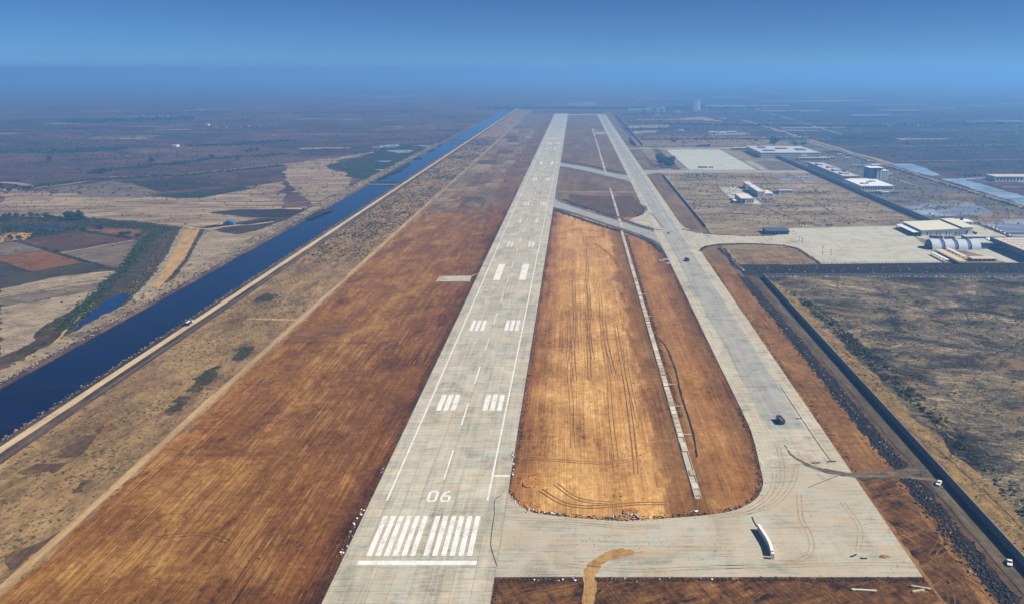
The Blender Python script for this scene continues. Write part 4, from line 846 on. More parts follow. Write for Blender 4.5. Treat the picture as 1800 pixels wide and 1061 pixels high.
dr = empty('covered_drain', (55.4, 331, 0), 'long straight concrete drain with pale cover slabs in the brown island', 'drain')
mb = MB(); mb.box(-1.65, -1.35, 0, 640, -0.4, 0.42); mb.box(1.35, 1.65, 0, 640, -0.4, 0.42); mb.box(-1.35, 1.35, 0, 640, -0.3, 0.1)
mb.box(-0.2, 0.1, 655, 1010, -0.4, 0.42); mb.box(2.9, 3.2, 655, 1010, -0.4, 0.42); mb.box(-0.4, 0, 1190, 2400, -0.4, 0.42)
m_drain = plain('drain concrete', (0.46, 0.42, 0.34), 0.9, 0.2, 0.3)
mb.build('channel_wall', m_drain, dr)
M = Mat('drain cover concrete', 0.9, 0.2); m_cover = M.done(M.ramp(M.rand(), [(0, (0.28, 0.22, 0.15)), (0.5, (0.42, 0.36, 0.27)), (1, (0.54, 0.50, 0.41))]))
v, f = boxv(-1.35, 1.35, 0, 5.2, 0, 0.22); cm = mesh('cover_slab', v, f, m_cover)
k = 0; y = 52.0
while y < 634:
    if random.random() > 0.10: link('cover_slab', cm, dr, (random.gauss(0, 0.08), y, 0.425))
    y += 5.9 if random.random() > 0.12 else 7.2
y = 2.0
while y < 48:
    if random.random() > 0.45: link('cover_slab', cm, dr, (random.gauss(0, 0.3), y, 0.425)).rotation_euler = (0, random.gauss(0, 0.03), random.gauss(0, 0.04))
    y += 6.4
y = 657
while y < 1000:
    if random.random() > 0.08: link('cover_slab', cm, dr, (1.5, y, 0.425))
    y += 6.2
v, f = boxv(-1.7, 1.7, 0, 13, 0, 0.22); cm2 = mesh('cover_slab', v, f, m_cover)
y = 1200
while y < 2400:
    if random.random() > 0.1: link('cover_slab', cm2, dr, (2, y, 0.425))
    y += 15.5
P = np.concatenate([strip_pts([(58.6, 420), (59.2, 940)], 2600, 3.0)])
rocks('drain_spoil', P, 0.15, 0.6, m_clod, 0.0, label='dark spoil heaped along the covered drain', category='spoil', kind='stuff')
ribbon('side_trench', smooth_line([(60.2,560),(63.5,540),(64.5,500),(63,450),(62.6,400),(60.5,372)]), 0.9, 0.20, m_ditch, wob=0.15, kind='structure')
for y, l in ((398, 4.5), (436, 5), (470, 4), (615, 3.5), (680, 5)):
    o = MB().box(0, l, 0, 0.9, 0, 0.35).build('drain_branch', m_drain, dr); o.location = (1.7, y-331, 0.05)

# curved white block wall on the end taxiway
bw = empty('blast_wall', (88, 292, 0.285), 'short curved white concrete wall standing alone on the end taxiway', 'wall')
bp = smooth_line([(76.7,304.8),(77.3,300.2),(77.9,295.3),(78.2,290.6),(77.9,286.0),(77.6,283.0)], 4); ox, oy = 88, 292
for i in range(len(bp)-1):
    a, b = bp[i], bp[i+1]; L = math.hypot(b[0]-a[0], b[1]-a[1]); ang = math.atan2(b[1]-a[1], b[0]-a[0])
    if i == len(bp)-4: continue
    v, f = boxv(0.03, L-0.02, -0.6, 0.6, 0, 2.6)
    obj('wall_block', v, f, m_whitewall, bw, loc=(a[0]-ox, a[1]-oy, 0), rz=ang)
MB().tube([(p[0]-ox, p[1]-oy, 0.12) for p in [(76.2,314.8),(76.2,311.2),(76.6,307.0)]], 0.22, 6).build('pipe', m_steel, bw)
# hoses and joints lying on the pavement
def hose(label, pts, r=0.13, z=0.36, m=None):
    MB().tube([(p[0], p[1], z) for p in smooth_line(pts, 5)], r, 5).build('hose', m or m_rubber, None, label=label, category='hose')
hose('thin dark hose lying across the taxiway mouth beside the runway', [(-33.3,334.0),(-35.9,328.8),(-35.0,317.2),(-34.8,304.7),(-34.1,293.1),(-32.1,284.8),(-30.4,278.9)])
hose('dark dashed cable on the pad near the dirt track', [(107.3,340.5),(112.6,344.4),(118.5,348.3),(124.6,352.4)])
hose('long dark cable along the right shoulder of the taxiway', [(124.8,466.0),(125.0,437.5),(125.1,420.2),(125.2,400.3),(125.4,381.9),(126.1,367.2)])
for i, (p, l, a) in enumerate((((123.5,418.3), 3.2, 0), ((126.0,366.7), 4.0, 0.1), ((118.1,365.4), 4.0, 0.1), ((110.4,285.5), 3.0, 0.6), ((113.7,283.5), 2.4, 0.0))):
    mb = MB().box(-l/2, l/2, -0.25, 0.25, 0.0, 0.35); mb.box(-l/2, -l/2+0.5, 0.25, 0.6, 0.0, 0.3)
    mb.build('steel_bar', m_steel, None, loc=(p[0], p[1], 0.29), rz=a, label=['dark bar lying just right of the truck on the taxiway', 'dark bar at the right end of the cable beside the track', 'dark bar lying in the curve of the dirt track', 'slanting dark bar on the pad near the sand heap', 'short dark bar on the pad near the sand heap'][i], category='steel bar')
for i, (p, l, a) in enumerate((((106.8,263.0), 9, -0.1), ((128.6,264.6), 7, -0.3), ((126.7,262.7), 5, 0.25))):
    mb = MB(); mb.box(-l/2, l/2, -0.4, 0.4, 0, 0.5); mb.box(-l/2+0.6, -l/2+1.2, -0.6, 0.6, -0.1, 0.35); mb.box(l/2-1.2, l/2-0.6, -0.6, 0.6, -0.1, 0.35)
    mb.build('concrete_beam', m_cover, None, loc=(p[0], p[1], 0.2), rz=a, label=['long pale beam lying on dark earth below the pad', 'pale beam near the pad corner, the upper of two', 'short pale beam near the pad corner, the lower of two'][i], category='beam')

# ---------------------------------------------------------------- buildings
def facade(root, x0, x1, y, h, nx, nz, m=None, w=0.6, hh=0.55, side=False, z0=0.0, name='window', t=0.12):
    'window boxes standing slightly proud of a wall face (front faces -Y, side faces -X)'
    m = m or m_glass; px = (x1-x0)/nx; pz = (h-z0)/nz
    ww, wh = px*w, pz*hh
    v, f = boxv(-ww/2, ww/2, -t, 0.05, 0, wh) if not side else boxv(-t, 0.05, -ww/2, ww/2, 0, wh)
    me = mesh(name, v, f, m)
    for i in range(nx):
        for k in range(nz):
            c = x0+px*(i+0.5); z = z0+pz*k+pz*(1-hh)*0.55
            link(name, me, root, (c, y, z) if not side else (y, c, z))
def block(root, name, x0, x1, y0, y1, z0, z1, m): return MB().box(x0, x1, y0, y1, z0, z1).build(name, m, root)
def hall(name, label, cat, x0, x1, y0, y1, h, mw, mr_, over=0.5, parapet=0.0):
    r = empty(name, (x0, y0, 0), label, cat); W, D = x1-x0, y1-y0
    block(r, 'wall', 0, W, 0, D, -0.2, h, mw)
    block(r, 'roof', -over, W+over, -over, D+over, h+0.003, h+0.45, mr_)
    if parapet:
        mb = MB(); t = 0.4
        for a in ((-over, W+over, -over, -over+t), (-over, W+over, D+over-t, D+over), (-over, -over+t, -over+t+0.01, D+over-t-0.01), (W+over-t, W+over, -over+t+0.01, D+over-t-0.01)):
            mb.box(*a, h+0.455, h+0.455+parapet)
        mb.build('parapet', mw, r)
    return r, W, D
# the cream-roofed hangar
hg = empty('hangar', (401, 935, 0), 'large hangar with sloping cream roof and white walls beside the cream apron', 'hangar')
block(hg, 'wall', 0, 46, 0, 55, -0.2, 7.0, m_white)
recalc(MB().prism([(-1.2, 7.05), (46, 9.0), (46, 9.5), (-1.2, 7.5)], -1.0, 56).build('roof', m_cream, hg))
recalc(MB().prism([(0, 7.0), (46, 7.0), (46, 8.95), (0, 7.06)], 0.02, 54.9).build('gable', m_white, hg))
block(hg, 'annexe', 46.02, 59, 0.5, 55, -0.2, 9.6, m_white)
recalc(MB().prism([(45.4, 10.6), (60.5, 11.2), (60.5, 11.7), (45.4, 11.1)], -2, 56.5).build('annexe_roof', m_cream, hg))
block(hg, 'annexe_shade_strip', 46.1, 46.5, 1, 55, 9.6, 10.65, m_bluewall)  # dark colour stands in for shade in the gap below the raised annexe roof
block(hg, 'annexe_band', 46.6, 58.8, 0.6, 55, 9.62, 10.62, m_white)
recalc(MB().prism([(-10, 4.6), (0, 5.2), (0, 5.5), (-10, 4.9)], 0.5, 52).build('canopy', m_white, hg))
v, f = boxv(-0.2, 0.2, -0.2, 0.2, 0, 4.6); me = mesh('canopy_post', v, f, m_steel)
for k in range(8): link('canopy_post', me, hg, (-9.6, 1.2+7.1*k, 0))
facade(hg, 1, 45, 0, 7, 4, 1, m_steel, 0.10, 0.5)
facade(hg, 5, 49, 0, 7, 4, 1, m_bluewall, 0.05, 0.75)
v, f = boxv(-0.06, 0.04, -2.6, 2.6, 0, 4.2); me = mesh('hangar_door', v, f, m_bluewall)
for k in range(7): link('hangar_door', me, hg, (0, 5+7.4*k, 0))
block(hg, 'annexe_door', 51, 53, 0.35, 0.52, 0, 7, m_bluewall)
# the striped arched shelter
ar = empty('arched_shelter', (382, 859, 0), 'row of white barrel vaults with dark blue gaps beside the apron', 'shelter')
def vault(x0, x1, r, th=0.25, n=18):
    v = []; f = []
    for t in (x0, x1):
        for rr in (r, r-th):
            for k in range(n+1):
                a = math.pi*k/n; v.append((t, 11-rr*math.cos(a), max(0.0, rr*math.sin(a)*0.9)))
    N = n+1
    for k in range(n):
        f += [(k, k+1, 2*N+k+1, 2*N+k), (N+k, 3*N+k, 3*N+k+1, N+k+1), (k, N+k, N+k+1, k+1), (2*N+k, 2*N+k+1, 3*N+k+1, 3*N+k)]
    return v, f
for k in range(4):
    v, f = vault(k*14.1, k*14.1+9.9, 11); recalc(obj('vault', v, f, m_vault, ar))
    if k < 3:
        v, f = vault(k*14.1+9.6, k*14.1+14.4, 10.4); recalc(obj('linking_vault', v, f, m_bluewall, ar))
v = [(0.4, 11-10.6*math.cos(math.pi*k/18), 9.5*math.sin(math.pi*k/18)) for k in range(19)]; obj('end_wall', v, [tuple(range(19))], m_bluewall, ar)
v = [(51.8, 11-10.6*math.cos(math.pi*k/18), 9.5*math.sin(math.pi*k/18)) for k in range(19)]; obj('end_wall', v, [tuple(range(19))], m_bluewall, ar)
block(ar, 'plinth', -1, 54, -1.6, 0.1, 0, 0.7, m_tanroof)
# open sheds on the ditch side of the apron
def shed(label, x0, x1, y0, y1, h, m):
    r = empty('open_shed', (x0, y0, 0.28), label, 'shed'); W, D = x1-x0, y1-y0
    block(r, 'roof', 0, W, 0, D, h, h+0.35, m)
    v, f = boxv(-0.12, 0.12, -0.12, 0.12, 0, h); me = mesh('post', v, f, m_steel)
    for k in range(6):
        for x in (0.3, W-0.3): link('post', me, r, (x, 0.5+k*(D-1)/5, 0))
    return r
shed('narrow white open shed nearest the apron, leftmost of three', 370.5, 374, 800, 836, 2.6, m_white)
shed('broad pale open shed, middle of the three by the apron', 380, 388, 793, 850, 2.8, m_tanroof)
shed('narrow cream open shed, rightmost of three by the apron', 393.5, 397.5, 812, 855, 3.2, m_cream)
r, W, D = hall('store_building', 'low pale store beside the open sheds before the ditch', 'building', 400, 424, 806, 816, 2.6, m_gray, m_tanroof)
facade(r, 1, 23, 0, 2.6, 5, 1)
r, W, D = hall('terminal_building', 'long blue-fronted building with tan terrace roof at the right edge', 'building', 455, 540, 800, 884, 8.5, m_bluewall, m_tanroof, 0.6, 0.9)
facade(r, 1, D-1, 0, 8.0, 17, 2, m_glass, 0.55, 0.6, True)
v, f = boxv(-0.7, 0.02, -0.3, 0.3, 0, 8.4); me = mesh('pilaster', v, f, m_gray)
for k in range(18): link('pilaster', me, r, (0, 1+k*(D-2)/17, 0))
facade(r, 1, 60, 0, 8.0, 12, 2)
for k in range(8): block(r, 'roof_duct', 8, 30, 8+k*9, 9+k*9, 9.0, 10.0, m_white)
r, W, D = hall('flat_office', 'flat-roofed grey office between the barrel vaults and terrace building', 'building', 437, 452, 866, 892, 6, m_bluewall, m_grayroof, 0.4, 0.5)
facade(r, 0.5, D-0.5, 0, 6, 5, 1, None, 0.5, 0.5, True)
r, W, D = hall('glazed_office', 'small blue office with row of white windows behind the barrel vaults', 'building', 441, 465, 912, 922, 4.2, m_bluewall, m_grayroof)
facade(r, 2, 23, 0, 4.2, 7, 1, m_white, 0.65, 0.5)
r, W, D = hall('long_shed', 'long low white roof right of the barrel vaults', 'building', 446, 478, 893, 903, 4, m_gray, m_white)
facade(r, 1, W-1, 0, 4, 8, 1)
r, W, D = hall('pump_house', 'small white flat-roofed house behind the cream hangar', 'building', 470, 488, 995, 1012, 6.5, m_white, m_white, 0.8)
facade(r, 1, W-1, 0, 6.5, 4, 1, None, 0.5, 0.6)
MB().cyl((8, 9, 8.6), 1.8, 'z', 3.2).build('water_tank', m_steel, r)
# twin-block compound in the tan plain
r, W, D = hall('flat_block', 'nearer square block with pale pink roof and dark side wall in the plain', 'building', 239, 258, 1176, 1225, 7.3, m_white, m_pinkroof, 0.3, 0.5)
facade(r, 0.5, 6, 0, 7.3, 1, 1, m_glass, 0.8, 0.8); facade(r, 8, 18, 0, 7.3, 3, 1, m_glass, 0.35, 0.4)
facade(r, 2, D-2, 0, 7.3, 8, 1, m_glass, 0.5, 0.5, True)
block(r, 'side_store', -9, -0.5, 6, 20, 0, 3.6, m_gray); block(r, 'side_roof', -9.3, -0.5, 5.7, 20.3, 3.603, 3.9, m_white)
r, W, D = hall('long_block', 'long block with pale pink roofs and dark side wall behind the square one', 'building', 277, 287.5, 1240, 1320, 8.2, m_white, m_pinkroof, 0.3, 0.5)
facade(r, 0.4, 10, 0, 8.2, 1, 1, m_tanroof, 0.7, 0.9)
facade(r, 2, D-2, 0, 8.2, 14, 1, m_glass, 0.4, 0.5, True)
block(r, 'wing', 10.52, 23, 0.3, 34, -0.2, 5.6, m_white); block(r, 'wing_roof', 10.53, 23.4, 0, 34.4, 5.603, 6.0, m_pinkroof)
facade(r, 11, 22.5, 0.3, 5.6, 4, 1, m_glass, 0.4, 0.35)
block(r, 'rear_wing', 0.2, 10, 88, 116, -0.2, 8.2, m_white); block(r, 'rear_roof', 0, 10.3, 87.7, 116.3, 8.203, 8.6, m_pinkroof)
fence_run('white fence on the right side of the long pink-roofed block', [(303, 1240), (300, 1330), (290, 1365)], 4.5, 2.4, m_white, 3)
fence_run('fence of white posts before the square pink-roofed block', [(222, 1168), (300, 1170)], 4.0, 2.4, m_white, 1)
r, W, D = hall('guard_house', 'small white house with dark windows alone on the tan plain', 'building', 318, 341, 1277, 1287, 5, m_white, m_grayroof)
facade(r, 1, W-1, 0, 5, 6, 1, None, 0.45, 0.4); block(r, 'porch', -8, -0.1, 1, 8, 0, 4, m_bluewall)
r, W, D = hall('blue_shed', 'open-sided shed with blue roof at the apron corner', 'building', 224, 250, 946, 968, 4.2, m_bluewall, m_blueroof, 0.8)
facade(r, 1, W-1, 0, 4.2, 5, 1, None, 0.7, 0.7)
# long facility beyond
r, W, D = hall('long_facility', 'three-storey white building with rows of windows behind the far apron', 'building', 409, 540, 1823, 1985, 10.5, m_white, m_grayroof, 0.6, 0.8)
facade(r, 1, W-1, 0, 10.5, 26, 3, None, 0.6, 0.5)
facade(r, 2, D-2, 0, 10.5, 16, 3, None, 0.5, 0.5, True)
for a in ((15, 40, 40, 60), (55, 80, 90, 110), (20, 35, 110, 140), (95, 115, 60, 90)): block(r, 'roof_plant', *a, 10.96, 12.4, m_bluewall)
r, W, D = hall('pavilion', 'pale pavilion at the far corner of the far apron', 'building', 380, 420, 2000, 2015, 6, m_tanroof, m_cream)
facade(r, 1, W-1, 0, 6, 8, 1)
r, W, D = hall('row_house', 'low cream row of rooms in front of the three-storey building', 'building', 478, 545, 1770, 1782, 5, m_tanroof, m_tanroof)
facade(r, 1, W-1, 0, 5, 9, 1)
r, W, D = hall('workshop', 'long workshop with pale roof and grey side behind the tall dark wall', 'building', 462, 492, 1420, 1640, 9, m_gray, m_grayroof, 0.3, 0.6)
v, f = boxv(-0.15, 0.02, -0.2, 0.2, 0, 9); me = mesh('side_rib', v, f, m_bluewall)
for k in range(23): link('side_rib', me, r, (0, 2+k*9.8, 0))
facade(r, 1, W-1, 0, 9, 5, 2)
for a in ((6, 20, 30, 44), (8, 22, 75, 95), (12, 24, 125, 140), (5, 14, 170, 190)): block(r, 'roof_plant', *a, 9.46, 12, m_gray); MB().cyl((22, 60, 11.4), 4.5, 'z', 3.6, 16).build('water_tank', m_tanroof, r)
r, W, D = hall('white_hall', 'broad white hall with arched windows in front of the tower block', 'building', 455, 507, 1304, 1388, 8.2, m_white, m_white, 0.8, 0.3)
facade(r, 1, 30, 0, 8.2, 7, 1, m_glass, 0.35, 0.45); facade(r, 31, W-1, 0, 8.2, 7, 1, m_glass, 0.6, 0.3)
facade(r, 2, D-2, 0, 8.2, 12, 1, m_glass, 0.5, 0.5, True)
for a in ((8, 18, 20, 32), (24, 30, 40, 48), (32, 40, 50, 60)): block(r, 'roof_plant', *a, 8.66, 10.2, m_gray)
block(r, 'forecourt_wall', -4, 50, -26, -25, 0, 2.5, m_bluewall)
r, W, D = hall('annexe_block', 'cream annexe between the workshop and the white hall', 'building', 468, 500, 1396, 1412, 7, m_tanroof, m_tanroof)
facade(r, 1, W-1, 0, 7, 6, 1)
tb = empty('tower_block', (512, 1435, 0), 'tall dark blue tower block with white window panels, highest building', 'building')
block(tb, 'stair_tower', 0, 8, 0, 28, -0.2, 22, m_bluewall)
block(tb, 'wall', 8.02, 24, 2, 28, -0.2, 20.5, m_bluewall)
block(tb, 'front_panel', 14, 23, 1.2, 1.98, 0, 19.5, m_white)
facade(tb, 16.5, 20.5, 1.18, 19.5, 1, 5, m_glass, 0.7, 0.5)
block(tb, 'side_wing', 24.02, 35, 4, 26, -0.2, 16.5, m_white)
facade(tb, 25, 34, 4, 16.5, 2, 5, m_glass, 0.3, 0.5)
block(tb, 'roof', -0.4, 24.4, -0.4, 28.4, 22.003, 22.4, m_white); block(tb, 'wing_roof', 23.9, 35.4, 3.6, 26.4, 16.503, 16.9, m_white)
r, W, D = hall('river_house', 'pale flat-roofed building standing beyond the river at right', 'building', 728, 800, 1425, 1460, 8, m_white, m_tanroof)
facade(r, 1, W-1, 0, 8, 12, 1)
r, W, D = hall('gate_house', 'small white-roofed gate house near the river road', 'building', 590, 606, 1640, 1652, 5, m_bluewall, m_white, 1.0)
facade(r, 1, W-1, 0, 5, 3, 1)
# small far houses on the horizon
ORD = ['first','second','third','fourth','fifth','sixth','seventh','eighth','ninth','tenth','eleventh','twelfth','thirteenth','fourteenth','fifteenth']
def left_right(ps): return sorted(ps, key=lambda p: p[0]/(p[1]+52))
def far_house(label, x, y, w, d, h, m, group=None):
    r = empty('far_house', (x, y, 0), label, 'house', group)
    block(r, 'wall', 0, w, 0, d, 0, h, m); block(r, 'roof', -0.5, w+0.5, -0.5, d+0.5, h+0.01, h+0.5, m)
    facade(r, 1, w-1, 0, h, max(2, int(w/9)), max(1, int(h/5)), None, 0.5, 0.4)
for lab, p, w, h in (('bright white house left of the turquoise pair far beyond the taxiway', (334.6,3972.8), 28, 14), ('turquoise-white house, left of a pair far beyond the taxiway', (372.0,3851.6), 26, 18), ('turquoise-white house, right of a pair far beyond the taxiway', (389.3,3851.6), 22, 22), ('tall white block, left of the twin towers on the horizon', (562.5,3998.0), 22, 40), ('tall white block, right of the twin towers on the horizon', (584.2,4023.5), 14, 44),
                     ('long white shed just past the far runway end', (252.6,3998.0), 110, 8), ('long white shed farther off beyond the runway end', (-41.1,4609.9), 160, 12), ('long white roof right of the twin towers on the horizon', (675.6,4326.4), 200, 12)):
    far_house(lab, p[0], p[1], w, 30, h, m_white)
for lab, p, w, h in (('tiny white house alone on the far western plain', (-1295.6,2926.2), 14, 4.5), ('tiny white house on the western plain nearer the canal', (-1015.3,2092.2), 13, 4)):
    far_house(lab, p[0], p[1], w, 14, h, m_white)
for k, p in enumerate(left_right([(76.0,5050.4),(259.7,5090.9),(384.8,5132.0),(388.5,4239.4),(566.4,3296.8),(402.0,2504.2),(413.4,2504.2),(426.5,2514.3),(438.7,2519.4),(457.8,2519.4),(339.4,3578.3),(453.5,3816.7)])):
    far_house(ORD[k]+' small pale house from the left in the blue far fields', p[0], p[1], random.uniform(14, 30), random.uniform(10, 16), random.uniform(4, 8), m_white, 'small far houses')
for k, p in enumerate(left_right([(-1150.6,2858.2),(-1129.6,2874.9),(-1094.1,2883.3),(-1070.1,2908.9),(-1047.7,2908.9),(-1186.5,2825.3),(-1219.1,2825.3)])):
    far_house(ORD[k]+' small pale house from the left in the far western row', p[0], p[1], random.uniform(6, 10), 7, random.uniform(2.5, 3.2), m_gray, 'houses on the western plain')

# ---------------------------------------------------------------- causeways, masts, lamp posts
for lab, y in (('green overgrown causeway crossing the canal, nearer one', 1405), ('green overgrown causeway crossing the canal, farther one', 2270)):
    r = empty('causeway', (-325, y, -1.4), lab, 'causeway')
    mb = MB().prism([(-9, -1.5), (9, -1.5), (4, 0.9), (-4, 0.9)], -27, 27, 'x'); recalc(mb.build('bank', m_weed, r))
    pts = np.stack([rng.uniform(-26, 26, 500), rng.uniform(-5, 6, 500)], 1)
    o = bushes('shrubs', pts, 0.8, 2.4, m_reed, 12, z=0.5); o.parent = r
    o2 = MB().box(-26, 26, -9.4, -8.6, 0.0, 0.9).build('kerb_beam', m_whitewall, r)
def lamp_post(label, x, y, h, group=None):
    r = empty('lamp_post', (x, y, 0.27), label, 'lamp post', group)
    MB().cyl((0, 0, h/2), 0.22, 'z', h, 8, 0.12).build('pole', m_steel, r)
    MB().box(-0.9, 0.9, -0.3, 0.3, h, h+0.5).build('lamp_head', m_steel, r)
    MB().box(-0.5, 0.5, -0.5, 0.5, 0, 0.5).build('base', m_wall, r)
for i, p in enumerate([(254.6,943.3),(253.7,928.0),(253.1,910.7),(253.3,898.7)]): lamp_post(['first','second','third','fourth'][i]+' dark post from the left in the row on the apron mouth', p[0], p[1], 4.5)
for i, p in enumerate([(258.6,838.9),(266.1,834.7)]): lamp_post(['tall dark lamp post on the near part of the apron','shorter dark lamp post right of the tall one on the apron'][i], p[0], p[1], [7.5, 5.5][i])
for i, p in enumerate([(275.1,995.8),(278.5,995.8),(282.0,995.8)]): lamp_post(['left','middle','right'][i]+' dark lamp post in the clump on the far apron edge', p[0], p[1], 9, 'posts on the far apron edge')
for i, p in enumerate(left_right([(481.7,1076.6),(494.7,976.9),(498.3,959.0),(485.3,909.0),(499.4,1055.1)])): lamp_post(ORD[i]+' dark lamp post from the left along the yard behind the cream hangar', p[0], p[1], 8, 'yard lamp posts')
for lab, p, h in (('thin tall radio mast on the far plain right of the far apron', (661.5,2825.3), 45), ('thin pale mast standing near the right edge on the far plain', (1325.5,2510.3), 38)):
    r = empty('radio_mast', (p[0], p[1], 0), lab, 'mast')
    mb = MB(); 
    for sx, sy in ((-1, -1), (1, -1), (0, 1)): mb.tube([(sx*1.6, sy*1.6, 0), (sx*0.4, sy*0.4, h)], 0.35, 5)
    mb.build('lattice_leg', m_galv, r)
    mb = MB()
    for k in range(8): mb.box(-1.2, 1.2, -1.2, 1.2, h*(k+0.5)/8, h*(k+0.5)/8+0.3)
    mb.build('brace', m_galv, r)
r = empty('tarpaulin_tent', (*(-430.1,1008.9), 0), 'small bright blue tent beside the pale farm track', 'tent')
recalc(MB().prism([(-7, 0), (7, 0), (6, 4), (0, 6.5), (-6, 4)], -4, 4).build('tent_cover', m_bluetarp, r)); MB().box(-1.6, 1.6, -4.15, -3.9, 0, 3).build('door_flap', m_steel, r)
# white panels by the taxiway
for i, p in enumerate([(87.1,804.3),(91.9,809.4),(92.5,791.7)]):
    r = empty('marker_board', (p[0], p[1], 0.2), ['left white marker board on the verge beside the taxiway', 'middle white marker board on the verge beside the taxiway', 'white marker board nearest the camera beside the taxiway'][i], 'board')
    MB().box(-2.6, 2.6, -0.3, 0.3, 0.5, 2.0).build('board', m_whitewall, r)
    for x in (-2, 2): MB().cyl((x, 0, 0.3), 0.12, 'z', 0.7, 6).build('leg', m_steel, r)
# ---------------------------------------------------------------- vehicles (front towards +Y)
def wheels(r, xs, ys_, rad, w=0.3):
    mb = MB().cyl((0, 0, 0), rad, 'x', w, 14); me = mesh('wheel', mb.v, mb.f, m_rubber)
    hb = MB().cyl((0, 0, 0), rad*0.55, 'x', w+0.06, 10); hm_ = mesh('rim', hb.v, hb.f, m_galv)
    for x in xs:
        for y in ys_:
            q = link('wheel', me, r, (x, y, rad)); link('rim', hm_, q)
def truck(label, x, y, rz, cab, bed, load, z=0.3, bh=1.5, L=8.2, group=None):
    r = empty('truck', (x, y, z), label, 'truck', group, rz); y1 = L/2
    MB().box(-0.5, 0.5, -y1, y1-0.3, 0.65, 0.95).build('chassis', m_steel, r)
    c = MB().prism([(y1-1.9, 0.95), (y1, 0.95), (y1, 1.7), (y1-0.25, 2.75), (y1-1.9, 2.85)], -1.2, 1.2, 'x').build('cab', cab, r); recalc(c)
    recalc(MB().prism([(y1+0.02, 1.75), (y1-0.2, 2.62), (y1-0.24, 2.6), (y1-0.02, 1.74)], -1.05, 1.05, 'x').build('windscreen', m_glass, r))
    for s in (-1, 1):
        MB().box(min(s*1.19, s*1.22), max(s*1.19, s*1.22), y1-1.6, y1-0.5, 1.75, 2.5).build('side_window', m_glass, r)
        MB().box(s*0.8-0.18, s*0.8+0.18, y1-0.02, y1+0.05, 1.1, 1.4).build('headlight', m_carwhite, r)
    mb = MB(); b0, b1 = -y1, y1-2.05
    mb.box(-1.25, 1.25, b0, b1, 0.96, 1.15); mb.box(-1.25, -1.13, b0, b1, 1.16, 1.16+bh); mb.box(1.13, 1.25, b0, b1, 1.16, 1.16+bh)
    mb.box(-1.12, 1.12, b0, b0+0.12, 1.16, 1.16+bh*0.9); mb.box(-1.12, 1.12, b1-0.12, b1, 1.16, 1.16+bh+0.3)
    mb.build('cargo_bed', bed, r)
    if load: MB().box(-1.1, 1.1, b0+0.15, b1-0.15, 1.17, 1.1+bh*0.85).build('load', load, r)
    wheels(r, (-1.08, 1.08), (y1-1.1, -y1+1.2, -y1+2.5), 0.52); return r
def car(label, x, y, rz, m, z=0.24, pickup=False, group=None):
    r = empty('pickup' if pickup else 'car', (x, y, z), label, 'pickup' if pickup else 'car', group, rz)
    lo = [(-2.3, 0.42), (2.25, 0.42), (2.3, 0.78), (1.9, 0.98), (0.95, 1.06), (-2.2, 1.04), (-2.35, 0.8)]
    recalc(MB().prism(lo, -0.9, 0.9, 'x').build('body', m, r))
    top = [(0.9, 1.07), (0.25, 1.62), (-0.8, 1.66), (-1.0, 1.07)] if pickup else [(0.95, 1.07), (0.25, 1.6), (-1.35, 1.62), (-2.0, 1.06)]
    recalc(MB().prism(top, -0.78, 0.78, 'x').build('cabin', m, r))
    recalc(MB().prism([(0.97, 1.1), (0.36, 1.57), (0.30, 1.57), (0.9, 1.1)], -0.7, 0.7, 'x').build('windscreen', m_glass, r))
    for s in (-1, 1):
        recalc(MB().prism([(0.7, 1.12), (0.2, 1.5), (-1.2 if not pickup else -0.75, 1.52), (-1.6 if not pickup else -0.85, 1.12)], min(s*0.785, s*0.80), max(s*0.785, s*0.80), 'x').build('side_window', m_glass, r))
        MB().box(s*0.62-0.15, s*0.62+0.15, 2.2, 2.32, 0.62, 0.8).build('headlight', m_carwhite, r)
        MB().box(s*0.68-0.12, s*0.68+0.12, -2.38, -2.3, 0.68, 0.88).build('tail_light', m_red, r)
    if pickup:
        MB().box(-0.78, 0.78, -2.2, -1.05, 1.045, 1.06).build('cargo_bed', m_steel, r)
    wheels(r, (-0.8, 0.8), (1.4, -1.4), 0.36, 0.24); return r
truck('dark truck with grey and rust load driving on the taxiway', 112.2, 414, 0.12, m_darkcar, m_navy, m_rust, 0.3, 1.5, 7.5)
truck('dark truck on the taxiway beside the apron link', 112.8, 808, 0.3, m_darkcar, m_steel, None, 0.3, 1.4, 7.5)
car('dark pickup at the mouth of the exit taxiway', 110.5, 953, 0.5, m_darkcar, 0.3, True)
truck('black truck with white load on the pale canal bank road', -291.0, 591, 0.0, m_carwhite, m_steel, m_white, 0.94, 1.7, 8.5)
car('white car on the gravel road where the dirt track joins it', 169.0, 344, 2.5, m_carwhite, 0.24)
car('white pickup on the gravel road at the lower right', 169.2, 280, 2.7, m_carwhite, 0.24, True)
truck('white tanker truck parked at the far edge of the cream apron', 301, 1004, 1.5, m_carwhite, m_carwhite, m_white, 0.3, 1.8, 9)
truck('yellow truck parked at the far edge of the cream apron', 313.5, 1000, 1.4, m_yellow, m_yellow, m_yellow, 0.3, 1.6, 9)
truck('dark truck on the far apron, leftmost of three', 246, 1626, 1.5, m_darkcar, m_steel, None, 0.3, 1.8, 9)
truck('dark truck on the far apron, middle of three', 255.5, 1627, 1.5, m_darkcar, m_navy, None, 0.3, 1.8, 9)
truck('yellow truck on the far apron, rightmost of three', 267, 1625, 1.5, m_yellow, m_yellow, None, 0.3, 1.8, 9)
truck('small pale truck on the far taxiway', 111, 2050, 0.0, m_carwhite, m_carwhite, m_white, 0.3, 1.6, 8)

